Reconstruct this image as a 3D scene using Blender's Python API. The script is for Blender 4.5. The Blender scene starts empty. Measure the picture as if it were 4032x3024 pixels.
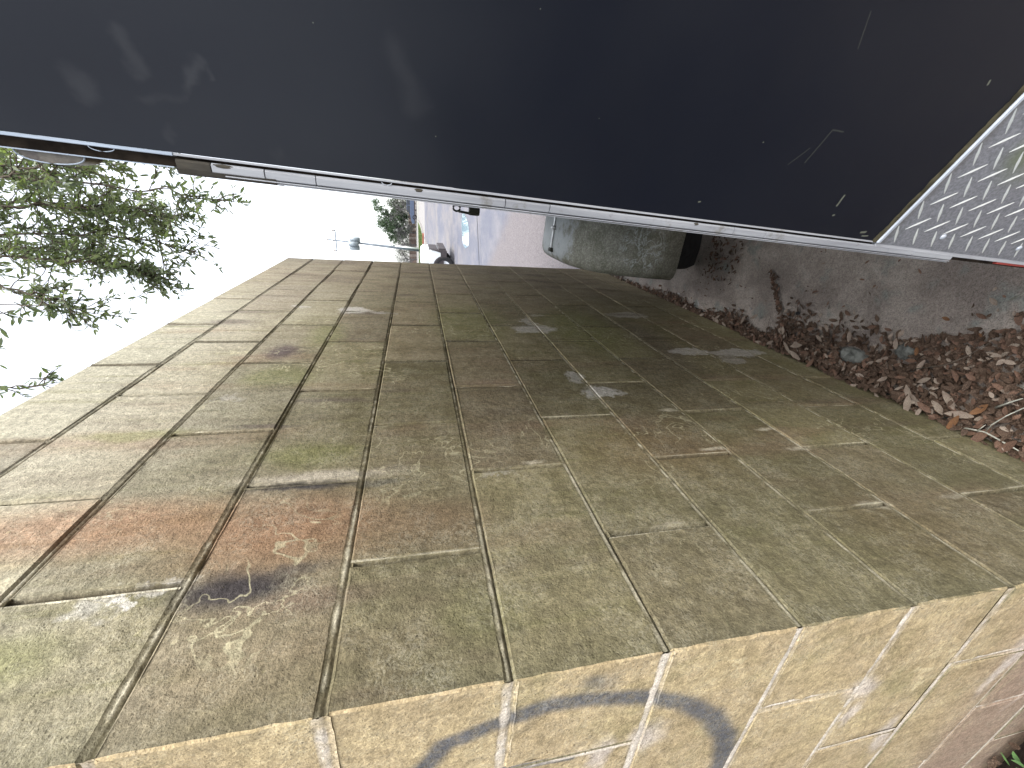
import bpy, bmesh, math, random
import numpy as np
from mathutils import Vector, Matrix, noise as mnoise
random.seed(7); RNG = np.random.default_rng(7)
S = bpy.context.scene; COL = S.collection
R = math.radians

# ------------------------------------------------------------------ camera, world, sun, exposure
yaw, pitch, roll = 0.4371, -0.2215, -0.0253
CAM = Vector((0.5149, -0.2797, 1.5185))
fw = Vector((-math.sin(yaw)*math.cos(pitch), math.cos(yaw)*math.cos(pitch), math.sin(pitch)))
rt = Vector((math.cos(yaw), math.sin(yaw), 0)); up = rt.cross(fw)
r2 = rt*math.cos(roll)+up*math.sin(roll); u2 = up*math.cos(roll)-rt*math.sin(roll)
cd = bpy.data.cameras.new('camera'); cam = bpy.data.objects.new('camera', cd); COL.objects.link(cam)
cd.sensor_width = 36; cd.lens = 1620.76/4032*36; cd.clip_start = 0.02; cd.clip_end = 2000
X, Y, Z = -u2, r2, -fw            # the phone was held on its side: picture left is up in the world
cam.matrix_world = Matrix(((X.x, Y.x, Z.x, CAM.x), (X.y, Y.y, Z.y, CAM.y), (X.z, Y.z, Z.z, CAM.z), (0, 0, 0, 1)))
S.camera = cam
W = bpy.data.worlds.new('World'); S.world = W; W.use_nodes = True
nt = W.node_tree; nt.nodes.clear()
sky = nt.nodes.new('ShaderNodeTexSky'); sky.sky_type = 'NISHITA'; sky.sun_disc = False
SUN_EL, SUN_ROT = R(58), R(108)
sky.sun_elevation = SUN_EL; sky.sun_rotation = SUN_ROT; sky.air_density = 1.0; sky.dust_density = 3.0; sky.ozone_density = 1.0
hs = nt.nodes.new('ShaderNodeHueSaturation'); hs.inputs['Saturation'].default_value = 0.28; hs.inputs['Value'].default_value = 1.0
bg = nt.nodes.new('ShaderNodeBackground'); bg.inputs['Strength'].default_value = 0.15
ow = nt.nodes.new('ShaderNodeOutputWorld')
nt.links.new(sky.outputs[0], hs.inputs['Color']); nt.links.new(hs.outputs[0], bg.inputs[0]); nt.links.new(bg.outputs[0], ow.inputs[0])
sd = bpy.data.lights.new('sun', 'SUN'); sd.energy = 1.1; sd.angle = R(45); sd.color = (1, 0.96, 0.9)
sun = bpy.data.objects.new('sun', sd); COL.objects.link(sun)
sdir = Vector((math.sin(SUN_ROT)*math.cos(SUN_EL), math.cos(SUN_ROT)*math.cos(SUN_EL), math.sin(SUN_EL)))
sun.rotation_euler = sdir.to_track_quat('Z', 'Y').to_euler()
S.view_settings.view_transform = 'Standard'; S.view_settings.look = 'None'
S.view_settings.exposure = 2.12; S.view_settings.gamma = 1.0; S.view_settings.use_curve_mapping = False
S.cycles.max_bounces = 8; S.cycles.diffuse_bounces = 4

# ------------------------------------------------------------------ node helpers
class NB:
    """small builder for a Principled material"""
    def __init__(s, name):
        s.m = bpy.data.materials.new(name); s.m.use_nodes = True
        s.t = s.m.node_tree; s.t.nodes.clear()
        s.out = s.n('ShaderNodeOutputMaterial'); s.b = s.n('ShaderNodeBsdfPrincipled')
        s.l(s.b.outputs[0], s.out.inputs[0])
    def n(s, k): return s.t.nodes.new(k)
    def l(s, a, b): s.t.links.new(a, b)
    def put(s, inp, v):
        if hasattr(v, 'links') or isinstance(v, bpy.types.NodeSocket): s.l(v, inp)
        else: inp.default_value = v
    def pos(s): return s.n('ShaderNodeNewGeometry').outputs['Position']
    def obj(s): return s.n('ShaderNodeTexCoord').outputs['Object']
    def vm(s, op, a, b=None):
        x = s.n('ShaderNodeVectorMath'); x.operation = op; s.put(x.inputs[0], a)
        if b is not None: s.put(x.inputs[1], b)
        return x.outputs['Value'] if op in ('LENGTH', 'DOT_PRODUCT', 'DISTANCE') else x.outputs[0]
    def ma(s, op, a, b=None, c=None, cl=False):
        x = s.n('ShaderNodeMath'); x.operation = op; x.use_clamp = cl; s.put(x.inputs[0], a)
        if b is not None: s.put(x.inputs[1], b)
        if c is not None: s.put(x.inputs[2], c)
        return x.outputs[0]
    def sep(s, v):
        x = s.n('ShaderNodeSeparateXYZ'); s.l(v, x.inputs[0]); return x.outputs
    def noise(s, v, sc, det=3, rough=.55, col=False, scale3=None, dist=0):
        if scale3: v = s.vm('MULTIPLY', v, scale3)
        x = s.n('ShaderNodeTexNoise'); s.put(x.inputs['Vector'], v); x.inputs['Scale'].default_value = sc
        x.inputs['Detail'].default_value = det; x.inputs['Roughness'].default_value = rough; x.inputs['Distortion'].default_value = dist
        return x.outputs['Color' if col else 'Fac']
    def voro(s, v, sc, feat='F1'):
        x = s.n('ShaderNodeTexVoronoi'); x.feature = feat; s.put(x.inputs['Vector'], v); x.inputs['Scale'].default_value = sc
        return x.outputs['Distance']
    def vcol(s, v, sc):
        x = s.n('ShaderNodeTexVoronoi'); s.put(x.inputs['Vector'], v); x.inputs['Scale'].default_value = sc
        return s.sep(x.outputs['Color'])[0]
    def mr(s, v, a, b, c=0., d=1., smooth=True):
        x = s.n('ShaderNodeMapRange'); x.interpolation_type = 'SMOOTHSTEP' if smooth else 'LINEAR'
        s.put(x.inputs['Value'], v)
        for k, q in zip(('From Min', 'From Max', 'To Min', 'To Max'), (a, b, c, d)): s.put(x.inputs[k], q)
        return x.outputs[0]
    def mix(s, f, a, b, mode='MIX'):
        x = s.n('ShaderNodeMix'); x.data_type = 'RGBA'; x.blend_type = mode; x.clamp_factor = True; x.clamp_result = False
        s.put(x.inputs[0], f)
        for i, v in ((6, a), (7, b)):
            if isinstance(v, (tuple, list)): v = tuple(v)+((1,) if len(v) == 3 else ())
            s.put(x.inputs[i], v)
        return x.outputs[2]
    def gray(s, v):
        x = s.n('ShaderNodeCombineXYZ')
        for i in range(3): s.put(x.inputs[i], v)
        return x.outputs[0]
    def blob(s, P, c, r, soft=.7):
        d = s.vm('LENGTH', s.vm('MULTIPLY', s.vm('SUBTRACT', P, c), tuple(0 if q is None else 1/q for q in r)))
        return s.mr(d, 1.0, 1.0-soft)
    def seg(s, P, A, B, w, soft=.5):
        A = Vector(A); B = Vector(B); D = B-A
        pa = s.vm('SUBTRACT', P, tuple(A))
        h = s.ma('DIVIDE', s.vm('DOT_PRODUCT', pa, tuple(D)), D.dot(D), cl=True)
        sc = s.n('ShaderNodeVectorMath'); sc.operation = 'SCALE'; sc.inputs[0].default_value = tuple(D); s.l(h, sc.inputs['Scale'])
        d = s.vm('LENGTH', s.vm('SUBTRACT', pa, sc.outputs[0]))
        return s.mr(d, w, w*(1-soft))
    def mx(s, *a):
        r = a[0]
        for q in a[1:]: r = s.ma('MAXIMUM', r, q)
        return r
    def bump(s, h, st, dist=.002, prev=None):
        x = s.n('ShaderNodeBump'); x.inputs['Strength'].default_value = st; x.inputs['Distance'].default_value = dist
        s.put(x.inputs['Height'], h)
        if prev is not None: s.l(prev, x.inputs['Normal'])
        return x.outputs[0]
    def fin(s, col=None, rough=.8, spec=.3, metal=0, nrm=None, coat=None):
        if col is not None:
            if isinstance(col, (tuple, list)): col = tuple(col)+(1,)
            s.put(s.b.inputs['Base Color'], col)
        s.put(s.b.inputs['Roughness'], rough); s.put(s.b.inputs['Specular IOR Level'], spec); s.put(s.b.inputs['Metallic'], metal)
        if nrm is not None: s.l(nrm, s.b.inputs['Normal'])
        if coat is not None: s.b.inputs['Coat Weight'].default_value = coat
        return s.m

def simple(name, c, rough=.7, spec=.3, metal=0, var=.25, sc=8, bump=.15, bsc=60, c2=None):
    b = NB(name); P = b.obj(); n = b.noise(P, sc, 4)
    c2 = c2 or tuple(x*(1-var) for x in c); c1 = tuple(min(1, x*(1+var)) for x in c) if c2 == tuple(x*(1-var) for x in c) else c
    col = b.mix(b.mr(n, .3, .7), c2, c1)
    return b.fin(col, rough, spec, metal, b.bump(b.noise(P, bsc, 3), bump, .01))

# ------------------------------------------------------------------ materials
def wall_material(name, joint=False):
    b = NB(name); P = b.pos()
    wob = b.vm('MULTIPLY', b.vm('SUBTRACT', b.noise(P, 7, 4, .6, col=True), (.5, .5, .5)), (0, .05, .11))
    wobx = b.vm('MULTIPLY', b.vm('SUBTRACT', b.noise(P, 9, 4, .6, col=True), (.5, .5, .5)), (.10, 0, .10))
    Q = b.vm('ADD', P, wob); QX = b.vm('ADD', P, wobx)
    xyz = b.sep(P); nrm = b.sep(b.n('ShaderNodeNewGeometry').outputs['True Normal'])
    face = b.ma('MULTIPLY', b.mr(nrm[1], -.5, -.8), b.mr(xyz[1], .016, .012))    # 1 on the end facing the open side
    rnd = b.n('ShaderNodeObjectInfo').outputs['Random']
    big = b.noise(P, 2.3, 4, .6); mid = b.noise(P, 11, 5, .65); fine = b.noise(P, 90, 5, .75); grit = b.noise(P, 320, 2, .7)
    streak = b.noise(P, 5, 5, .65, scale3=(1, 5.0, .45))
    # weathered concrete: algae olive, buff, pinkish
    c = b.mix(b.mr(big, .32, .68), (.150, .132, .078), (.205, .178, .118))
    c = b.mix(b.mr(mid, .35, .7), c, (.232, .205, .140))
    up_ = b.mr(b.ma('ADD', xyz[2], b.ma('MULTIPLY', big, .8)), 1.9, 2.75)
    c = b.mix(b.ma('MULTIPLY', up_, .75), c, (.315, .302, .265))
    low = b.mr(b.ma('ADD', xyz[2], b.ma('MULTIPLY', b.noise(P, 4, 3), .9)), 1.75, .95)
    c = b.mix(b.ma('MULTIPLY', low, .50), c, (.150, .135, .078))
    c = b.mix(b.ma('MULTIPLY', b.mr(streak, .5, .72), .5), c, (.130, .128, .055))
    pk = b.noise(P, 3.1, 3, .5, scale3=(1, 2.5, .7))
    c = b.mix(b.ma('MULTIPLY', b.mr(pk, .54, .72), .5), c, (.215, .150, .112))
    # per block tint
    tint = b.mr(rnd, 0, 1, .78, 1.16, False); c = b.mix(b.ma('MULTIPLY', b.mr(b.ma('FRACT', b.ma('MULTIPLY', rnd, 7.31)), .6, 1.0), .30), c, (.16, .115, .105))
    c = b.mix(1.0, c, b.gray(tint), 'MULTIPLY')
    c = b.mix(1.0, c, (1.0, 1.0, 1.0, 1), 'MULTIPLY')
    # end face buff and yellower; its open-sky light partly painted in as paler colour
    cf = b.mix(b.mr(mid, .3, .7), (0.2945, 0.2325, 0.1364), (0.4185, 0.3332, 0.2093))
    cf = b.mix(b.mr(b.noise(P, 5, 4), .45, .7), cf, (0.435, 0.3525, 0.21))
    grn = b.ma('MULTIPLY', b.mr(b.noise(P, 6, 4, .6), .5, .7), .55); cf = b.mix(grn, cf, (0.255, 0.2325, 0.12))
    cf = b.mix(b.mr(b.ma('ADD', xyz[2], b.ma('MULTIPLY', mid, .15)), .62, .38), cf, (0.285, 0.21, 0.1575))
    QS = b.vm('ADD', P, b.vm('MULTIPLY', b.vm('SUBTRACT', b.noise(P, 22, 4, .65, col=True), (.5, .5, .5)), (0, .035, .07)))
    def add(mask, col, k=1.0):
        nonlocal c
        c = b.mix(b.ma('MULTIPLY', mask, k), c, col)
    # rust-coloured wash between the two black runs
    add(b.blob(Q, (0, .29, 1.72), (None, .125, .27), .85), (.215, .122, .080), .78)
    add(b.blob(Q, (0, .335, 2.03), (None, .10, .30), .8), (.225, .132, .090), .75)
    add(b.blob(Q, (0, .27, 1.50), (None, .09, .16), .8), (.17, .10, .068), .65)
    add(b.blob(Q, (0, .44, .95), (None, .2, .3), .9), (.16, .105, .062), .45)
    add(b.blob(Q, (0, .16, .62), (None, .2, .22), .9), (.17, .105, .062), .4)
    # soot
    add(b.blob(QS, (0, .425, 1.70), (None, .030, .22), .9), (.46, .42, .39), .7)
    add(b.blob(QS, (0, .400, 1.74), (None, .020, .15), .85), (.036, .034, .042), .95)
    add(b.blob(QS, (0, .393, 1.60), (None, .015, .08), .8), (.06, .06, .06), .7)
    add(b.blob(QS, (0, .180, 1.775), (None, .046, .125), .8), (.036, .032, .040), .95)
    add(b.blob(QS, (0, .205, 1.70), (None, .016, .08), .9), (.055, .05, .055), .6)
    add(b.blob(Q, (0, .150, 1.66), (None, .03, .12), .9), (.14, .10, .085), .7)
    for y, z, ry, rz, k in ((1.12, 1.95, .10, .085, .95), (.75, 1.75, .02, .16, .5), (1.6, 1.75, .03, .14, .6), (1.9, 2.15, .04, .2, .6), (1.45, 2.22, .05, .16, .6), (2.45, 2.24, .10, .13, .8), (2.2, 1.9, .12, .07, .35),
                            (1.98, 1.6, .05, .12, .6), (1.6, 2.2, .03, .2, .5), (2.9, 1.9, .12, .6, .45), (.63, 1.86, .012, .12, .6), (2.75, 1.1, .2, .5, .35), (1.2, .55, .5, .12, .4), (.8, 1.6, .02, .1, .3)):
        add(b.blob(Q, (0, y, z), (None, ry, rz), .8), (.075, .056, .062), k)
    # grown green bands
    for y, z, ry, rz, k in ((.612, 2.10, .030, .16, .5), (.9, 1.9, .12, .14, .5), (.12, 2.0, .05, .12, .5), (1.3, 1.85, .2, .1, .5), (1.5, 1.3, .4, .25, .5), (1.4, .8, .5, .25, .6), (.09, 1.45, .06, .1, .35), (.5, 1.75, .06, .15, .5)):
        add(b.blob(Q, (0, y, z), (None, ry, rz), .7), (0.1573, 0.1658, 0.068), k)
    # pale mineral splashes with ragged edges
    Q2 = b.vm('ADD', P, b.vm('MULTIPLY', b.vm('SUBTRACT', b.noise(P, 16, 5, .7, col=True), (.5, .5, .5)), (0, .13, .13)))
    for y, z, ry, rz, k, soft in ((1.652, 1.80, .075, .08, .95, .35), (1.62, 1.70, .02, .1, .7, .4), (1.38, 1.03, .07, .12, .85, .35), (1.50, 1.02, .10, .03, .6, .3), (.75, .985, .045, .07, .85, .4), (.86, 1.03, .06, .035, .7, .4), (1.09, .45, .045, .10, .8, .25),
                            (1.07, .24, .05, .15, .8, .25), (.99, .33, .05, .05, .6, .25), (1.635, .47, .07, .13, .65, .35), (1.6, .95, .03, .05, .4, .4), (1.70, 2.03, .02, .05, .7, .4), (.178, 1.90, .012, .012, .8, .6), (.175, 1.93, .03, .045, .5, .8), (.78, 1.985, .03, .05, .35, .7), (.205, 1.865, .02, .05, .5, .6), (.395, 1.36, .012, .05, .35, .5)):
        add(b.blob(Q2, (0, y, z), (None, ry, rz), soft), (.50, .49, .52), k*.85)
    Q2 = QS
    for y, z, ry, rz in ((.424, .838, .010, .050), (.424, 1.29, .010, .028), (.205, 1.085, .009, .055), (.5, .62, .01, .04), (.405, .60, .012, .06), (.2, .62, .014, .05), (.62, .835, .01, .05), (.20, .40, .01, .08)):
        add(b.blob(Q2, (0, y, z), (None, ry*1.1, rz), .8), (.60, .56, .50), .6)
    # snail-grazed trails: thin contour lines of a noise, only in patches
    def trails(vec, sc, w, off):
        n = b.noise(b.vm('ADD', vec, (off, off, off)), sc, 3, .62, dist=.5)
        return b.mr(b.ma('ABSOLUTE', b.ma('SUBTRACT', n, .5)), w, w*.35)
    patch = b.mr(b.noise(P, 3.3, 2), .50, .63)
    tr = b.ma('MULTIPLY', trails(P, 9, .012, 3.1), patch)
    c = b.mix(b.ma('MULTIPLY', tr, .58), c, (.40, .375, .28))
    trf = b.ma('MULTIPLY', trails(P, 11, .02, 8.3), patch); cf = b.mix(b.ma('MULTIPLY', trf, .5), cf, (.50, .43, .28))
    add(b.mr(b.noise(P, 26, 2, .5), .73, .77), (.27, .25, .15), .5)    # lichen dots
    # face: white runs at the lower courses, sprayed arc
    for x, z, rx, rz in ((-.21, .80, .05, .05), (-.29, .77, .06, .025), (-.42, .62, .10, .03), (-.24, .42, .14, .035), (-.3, .25, .2, .02), (-.22, 1.28, .07, .03), (-.20, 1.20, .05, .05)):
        cf = b.mix(b.ma('MULTIPLY', b.blob(QX, (x, 0, z), (rx, None, rz), .8), .75), cf, (.52, .46, .42))
    PF = b.vm('ADD', b.vm('MULTIPLY', P, (1, 0, 1)), b.vm('MULTIPLY', b.vm('SUBTRACT', b.noise(P, 30, 3, .6, col=True), (.5, .5, .5)), (.007, 0, .007)))
    pts = [(-.16, 1.53), (-.107, 1.499), (-.078, 1.42), (-.066, 1.361), (-.074, 1.296), (-.094, 1.224), (-.128, 1.158), (-.185, 1.094), (-.26, 1.046), (-.342, 1.024), (-.43, 1.03)]
    arc = b.mx(*[b.seg(PF, (a[0], 0, a[1]), (q[0], 0, q[1]), w, .75) for a, q, w in zip(pts, pts[1:], (.023, .023, .023, .024, .024, .025, .028, .032, .035, .036))])
    smg = b.blob(QX, (-.045, 0, 1.31), (.035, None, .05), .9)
    st2 = b.seg(PF, (-.200, 0, 1.42), (-.213, 0, 1.318), .009, .6)
    spray = b.ma('MULTIPLY', b.mx(arc, b.ma('MULTIPLY', smg, .7), st2), b.mr(fine, .25, .6, .55, .95))
    cf = b.mix(spray, cf, (.085, .090, .105))
    if joint:
        face = b.ma('MULTIPLY', face, b.mr(xyz[0], -.0003, -.0012)); at = b.n('ShaderNodeAttribute'); at.attribute_name = 'ridge'; rg = at.outputs['Fac']
        at2 = b.n('ShaderNodeAttribute'); at2.attribute_name = 'crack'; ck = at2.outputs['Fac']
        jn = b.noise(P, 9, 4, .7)
        c = b.mix(b.mr(fine, .3, .7), b.mix(.45, c, (.095, .080, .055)), b.mix(.3, c, (.27, .24, .18)))
        lowk = b.mr(b.ma('ADD', xyz[2], b.ma('MULTIPLY', jn, .9)), 2.05, 1.25)
        nk = b.mr(b.ma('ADD', xyz[1], b.ma('MULTIPLY', jn, .3)), .55, .20); wk = b.mr(b.ma('ADD', b.ma('ADD', jn, b.ma('MULTIPLY', lowk, .26)), b.ma('MULTIPLY', nk, .2)), .50, .62)
        c = b.mix(b.ma('MULTIPLY', b.ma('MULTIPLY', wk, b.mr(rg, .1, .9)), .85), c, (.66, .62, .54))
        c = b.mix(b.ma('MULTIPLY', ck, .86), c, (.042, .034, .024))
        cf = b.mix(b.ma('MULTIPLY', b.mr(rg, -.2, .5), b.mr(b.ma('ADD', jn, b.ma('MULTIPLY', b.mr(xyz[2], 1.5, .7), .3)), .42, .6, .25, 1)), cf, (.62, .56, .49))
        cf = b.mix(b.ma('MULTIPLY', ck, .35), cf, (.10, .08, .05))
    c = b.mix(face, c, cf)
    # darker towards the corner arris
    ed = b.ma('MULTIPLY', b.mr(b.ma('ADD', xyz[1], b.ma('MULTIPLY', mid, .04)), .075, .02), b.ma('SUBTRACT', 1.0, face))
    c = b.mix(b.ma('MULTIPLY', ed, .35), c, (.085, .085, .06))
    # vertical dirty streaks and mottling; also darker at far end and low near corner
    vs = b.noise(P, 34, 4, .7, scale3=(1, 1, .16)); vs2 = b.noise(P, 10, 4, .65, scale3=(1, 1, .22)); mot = b.noise(P, 55, 3, .6)
    side = b.ma('SUBTRACT', 1.0, face)
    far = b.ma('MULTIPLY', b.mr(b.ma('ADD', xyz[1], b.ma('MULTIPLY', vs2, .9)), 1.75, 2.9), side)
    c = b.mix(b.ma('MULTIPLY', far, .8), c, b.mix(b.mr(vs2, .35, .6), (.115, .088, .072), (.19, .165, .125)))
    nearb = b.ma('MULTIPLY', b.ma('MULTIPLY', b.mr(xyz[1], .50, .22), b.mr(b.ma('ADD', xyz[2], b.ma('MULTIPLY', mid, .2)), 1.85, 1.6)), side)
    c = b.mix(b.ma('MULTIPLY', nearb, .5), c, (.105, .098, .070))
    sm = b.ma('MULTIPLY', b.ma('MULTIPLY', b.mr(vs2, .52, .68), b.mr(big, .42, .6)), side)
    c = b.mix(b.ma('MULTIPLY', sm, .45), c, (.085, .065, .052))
    c = b.mix(1.0, c, b.gray(b.ma('MULTIPLY', b.mr(vs, .25, .75, .84, 1.16, False), b.mr(mot, .25, .75, .80, 1.20, False))), 'MULTIPLY')
    # grain
    g = b.ma('MULTIPLY', b.mr(fine, .25, .75, .70, 1.30, False), b.mr(grit, .25, .75, .72, 1.28, False))
    c = b.mix(b.ma('MULTIPLY', side, .35), c, b.mix(1.0, c, (1.04, 1.03, .80, 1), 'MULTIPLY'))
    c = b.mix(1.0, c, b.mix(face, b.mix(b.mr(xyz[2], 1.55, 2.2), (.86, .85, .80), (1.0, 1.0, .98)), (.86, .85, .82)), 'MULTIPLY')
    Pj = b.vm('ADD', P, b.vm('MULTIPLY', b.noise(P, 150, 2, .6, col=True), (.006, .006, .006)))
    gr1 = b.vcol(Pj, 150); gr2 = b.vcol(Pj, 70); gr3 = b.vcol(Pj, 300)
    g2 = b.ma('MULTIPLY', b.ma('MULTIPLY', b.mr(gr1, 0, 1, .93, 1.07, False), b.mr(gr2, .0, 1, .97, 1.03, False)), b.mr(gr3, 0, 1, .88, 1.12, False))
    c = b.mix(1.0, c, b.gray(g2), 'MULTIPLY')
    wn = b.noise(P, 60, 4, .7, dist=1.2); wv = b.mr(b.ma('ABSOLUTE', b.ma('SUBTRACT', wn, .5)), .05, .01)
    c = b.mix(b.ma('MULTIPLY', b.ma('MULTIPLY', wv, b.mr(mid, .4, .65)), .28), c, (.36, .34, .26))
    c = b.mix(b.ma('MULTIPLY', b.mr(b.noise(P, 130, 2, .6), .34, .26), .55), c, (.07, .06, .042))
    c = b.mix(1.0, c, b.gray(g), 'MULTIPLY')
    pit = b.mr(b.voro(P, 120), .10, .22)
    c = b.mix(b.ma('MULTIPLY', b.ma('MULTIPLY', b.ma('SUBTRACT', 1, pit), b.mr(mid, .5, .6)), .55), c, (.05, .045, .03))
    n1 = b.bump(b.noise(P, 38, 5, .7), .55, .006)
    n2 = b.bump(fine, .55, .003, n1); n3 = b.bump(grit, .5, .0014, n2)
    n4 = b.bump(pit, .35, .003, n3)
    return b.fin(c, .93, .18, nrm=n4)

M = {}
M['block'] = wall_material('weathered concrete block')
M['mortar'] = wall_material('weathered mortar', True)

def ground_mat():
    b = NB('stained old pavement'); P = b.pos(); x, y, z = b.sep(P)
    f = b.noise(P, 120, 4, .75); g = b.noise(P, 380, 2, .7); m = b.noise(P, 6, 4, .6); L = b.noise(P, 1.7, 3)
    c = b.mix(b.mr(m, .35, .65), (0.2097, 0.1791, 0.1573), (0.3407, 0.3013, 0.2621))
    c = b.mix(b.ma('MULTIPLY', b.mr(L, .45, .65), .6), c, (.165, .135, .118))
    c = b.mix(b.mr(b.noise(P, 9, 3), .55, .7), c, (0.1985, 0.207, 0.1871))
    wy = b.ma('ADD', y, b.ma('MULTIPLY', b.ma('SUBTRACT', m, .5), 1.2))
    c = b.mix(b.mr(wy, 1.7, 3.4), c, (0.196, 0.189, 0.182))
    soil = b.mr(b.ma('ADD', x, b.ma('MULTIPLY', b.ma('SUBTRACT', m, .5), .3)), .05, -.12)
    soil = b.ma('MULTIPLY', soil, b.mr(y, .3, -.05)); c = b.mix(soil, c, (.020, .013, .010))
    dk = b.mr(b.voro(P, 210), .45, .15)
    c = b.mix(b.ma('MULTIPLY', dk, .4), c, (.03, .026, .022))
    c = b.mix(b.ma('MULTIPLY', b.mr(g, .62, .8), .5), c, (0.272, 0.255, 0.238))
    c = b.mix(1.0, c, b.gray(b.mr(f, .2, .8, .6, 1.4, False)), 'MULTIPLY')
    nr = b.bump(f, .8, .006); nr = b.bump(g, .6, .002, nr)
    return b.fin(c, .92, .2, nrm=nr)
M['ground'] = ground_mat()

def slab_mat():
    b = NB('pale worn concrete paving'); P = b.pos(); x, y, z = b.sep(P)
    f = b.noise(P, 38, 4, .75); m = b.noise(P, 1.2, 4, .6, scale3=(1.6, .5, 1)); q = b.noise(P, .35, 4, .6)
    agg = b.mix(b.mr(b.noise(P, 60, 4, .8), .38, .62), (0.0756, 0.0662, 0.0691), (0.1332, 0.121, 0.1238))
    smooth = b.mix(b.mr(m, .35, .68), (0.0828, 0.0864, 0.1066), (0.1238, 0.1195, 0.1296))
    warm = b.mix(b.mr(q, .35, .65), smooth, (0.1296, 0.121, 0.1195))
    # boundary between rough aggregate and smooth bluish concrete runs slantwise
    s = b.ma('ADD', b.ma('ADD', y, b.ma('MULTIPLY', x, 1.6)), b.ma('MULTIPLY', b.ma('SUBTRACT', m, .5), 1.2))
    k = b.mr(s, 6.8, 7.8)
    c = b.mix(k, agg, b.mix(b.mr(y, 11, 16), smooth, warm))
    st = b.blob(P, (-.9, 14, 0), (.5, 3.5, 9), .8); c = b.mix(b.ma('MULTIPLY', st, .5), c, (0.0684, 0.072, 0.0936))
    c = b.mix(b.ma('MULTIPLY', b.mr(b.noise(P, .9, 4, .7, scale3=(1.5, .6, 1)), .42, .62), b.ma('MULTIPLY', k, .5)), c, (.062, .068, .095))
    c = b.mix(b.ma('MULTIPLY', b.mr(b.noise(P, 2.2, 4, .7), .58, .72), .45), c, (0.0648, 0.0648, 0.0806))
    c = b.mix(b.mr(b.ma('ADD', y, b.ma('MULTIPLY', b.noise(P, 5, 3), .8)), 3.9, 3.1), c, (.085, .078, .072))
    c = b.mix(1.0, c, b.gray(b.mr(f, .2, .8, .8, 1.2, False)), 'MULTIPLY')
    return b.fin(c, .85, .3, nrm=b.bump(f, .5, .01))
M['slab'] = slab_mat()

def panel_mat():
    b = NB('dark navy gloss skin'); P = b.obj()
    w = b.noise(P, 3.2, 2, .4); w2 = b.noise(P, 60, 2, .5)
    ox, oy, oz = b.sep(P)
    du = b.noise(P, 14, 4, .7); dirt = b.noise(P, 300, 2, .8)
    c = b.mix(b.mr(du, .3, .75), (.0075, .0094, .0155), (.0088, .0106, .0162))
    marks = []
    th = R(27.19); uu = lambda s, z: (s*math.cos(th), -s*math.sin(th), z)
    PW = b.vm('ADD', P, b.vm('MULTIPLY', b.vm('SUBTRACT', b.noise(P, 90, 2, .6, col=True), (.5, .5, .5)), (.0015, 0, .0015)))
    for A, B, wd in (((.211, 1.119), (.186, 1.107), .0008), ((.0832, 1.0761), (.119, 1.071), .0012), ((.119, 1.071), (.119, 1.056), .0012), ((.078, 1.096), (.098, 1.083), .0009)):
        marks.append(b.ma('MULTIPLY', b.seg(PW, uu(*A), uu(*B), wd, .9), .16))
    for A, B, wd in (((.0409, .9858), (.0544, .9872), .0019), ((.0282, .9794), (.0285, .978), .0018), ((.185, .9266), (.188, .928), .0016), ((.0218, 1.1821), (.0222, 1.180), .0013), ((.0956, 1.1452), (.0956, 1.1448), .0009), ((.0106, .9121), (.012, .905), .0022), ((.006, .905), (.007, .896), .0015),
                     ((.09, 1.34), (.0901, 1.34), .0007), ((.16, 1.42), (.1601, 1.42), .0007), ((.05, 1.5), (.0501, 1.5), .0008), ((.12, 1.6), (.1201, 1.6), .0007)):
        marks.append(b.ma('MULTIPLY', b.seg(PW, uu(*A), uu(*B), wd, .7), .6))
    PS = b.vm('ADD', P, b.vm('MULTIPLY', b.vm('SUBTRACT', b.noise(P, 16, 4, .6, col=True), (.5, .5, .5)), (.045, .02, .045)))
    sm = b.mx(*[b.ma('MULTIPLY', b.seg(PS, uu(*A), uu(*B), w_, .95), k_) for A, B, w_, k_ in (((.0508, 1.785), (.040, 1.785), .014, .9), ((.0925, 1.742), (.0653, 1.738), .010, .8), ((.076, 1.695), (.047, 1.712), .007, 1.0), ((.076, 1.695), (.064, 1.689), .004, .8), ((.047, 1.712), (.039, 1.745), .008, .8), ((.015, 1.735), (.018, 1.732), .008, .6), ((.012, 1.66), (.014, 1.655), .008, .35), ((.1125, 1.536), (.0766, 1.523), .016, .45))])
    c = b.mix(b.ma('MULTIPLY', sm, .36), c, (.055, .057, .062))  # cloudy reflections painted into the skin colour as pale smears
    mk = b.mx(*marks); c = b.mix(mk, c, (.20, .21, .16))
    
    rough = b.mr(b.noise(P, 2.2, 3, .6), .35, .65, .24, .42)
    nr = b.bump(w, .55, .016)
    return b.fin(c, rough, .27, nrm=nr)
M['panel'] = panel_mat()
def alu_mat(name, c1, c2, rough, metal, sc=(60, 60, 3), dirtc=(.10, .085, .05), dirt=.5, spec=.5):
    b = NB(name); P = b.obj(); n = b.noise(P, 1, 4, .7, scale3=sc); m = b.noise(P, 35, 4, .7)
    c = b.mix(b.mr(n, .3, .7), c1, c2); c = b.mix(b.ma('MULTIPLY', b.mr(m, .56, .72), dirt), c, dirtc)
    return b.fin(c, b.mr(m, .3, .7, rough-.07, rough+.1), spec, metal, b.bump(n, .15, .001))
M['post'] = alu_mat('chalky grey extrusion', (0.2375, 0.245, 0.265), (0.375, 0.385, 0.405), .5, 0.1)
M['post_rust'] = alu_mat('corroded bare extrusion', (.020, .017, .012), (.055, .047, .032), .8, 0, (40, 40, 12), (.13, .05, .025), .6)
M['bead'] = alu_mat('thin bright bead', (0.221, 0.2635, 0.323), (0.357, 0.4165, 0.493), .4, .1, dirt=.2)
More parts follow.
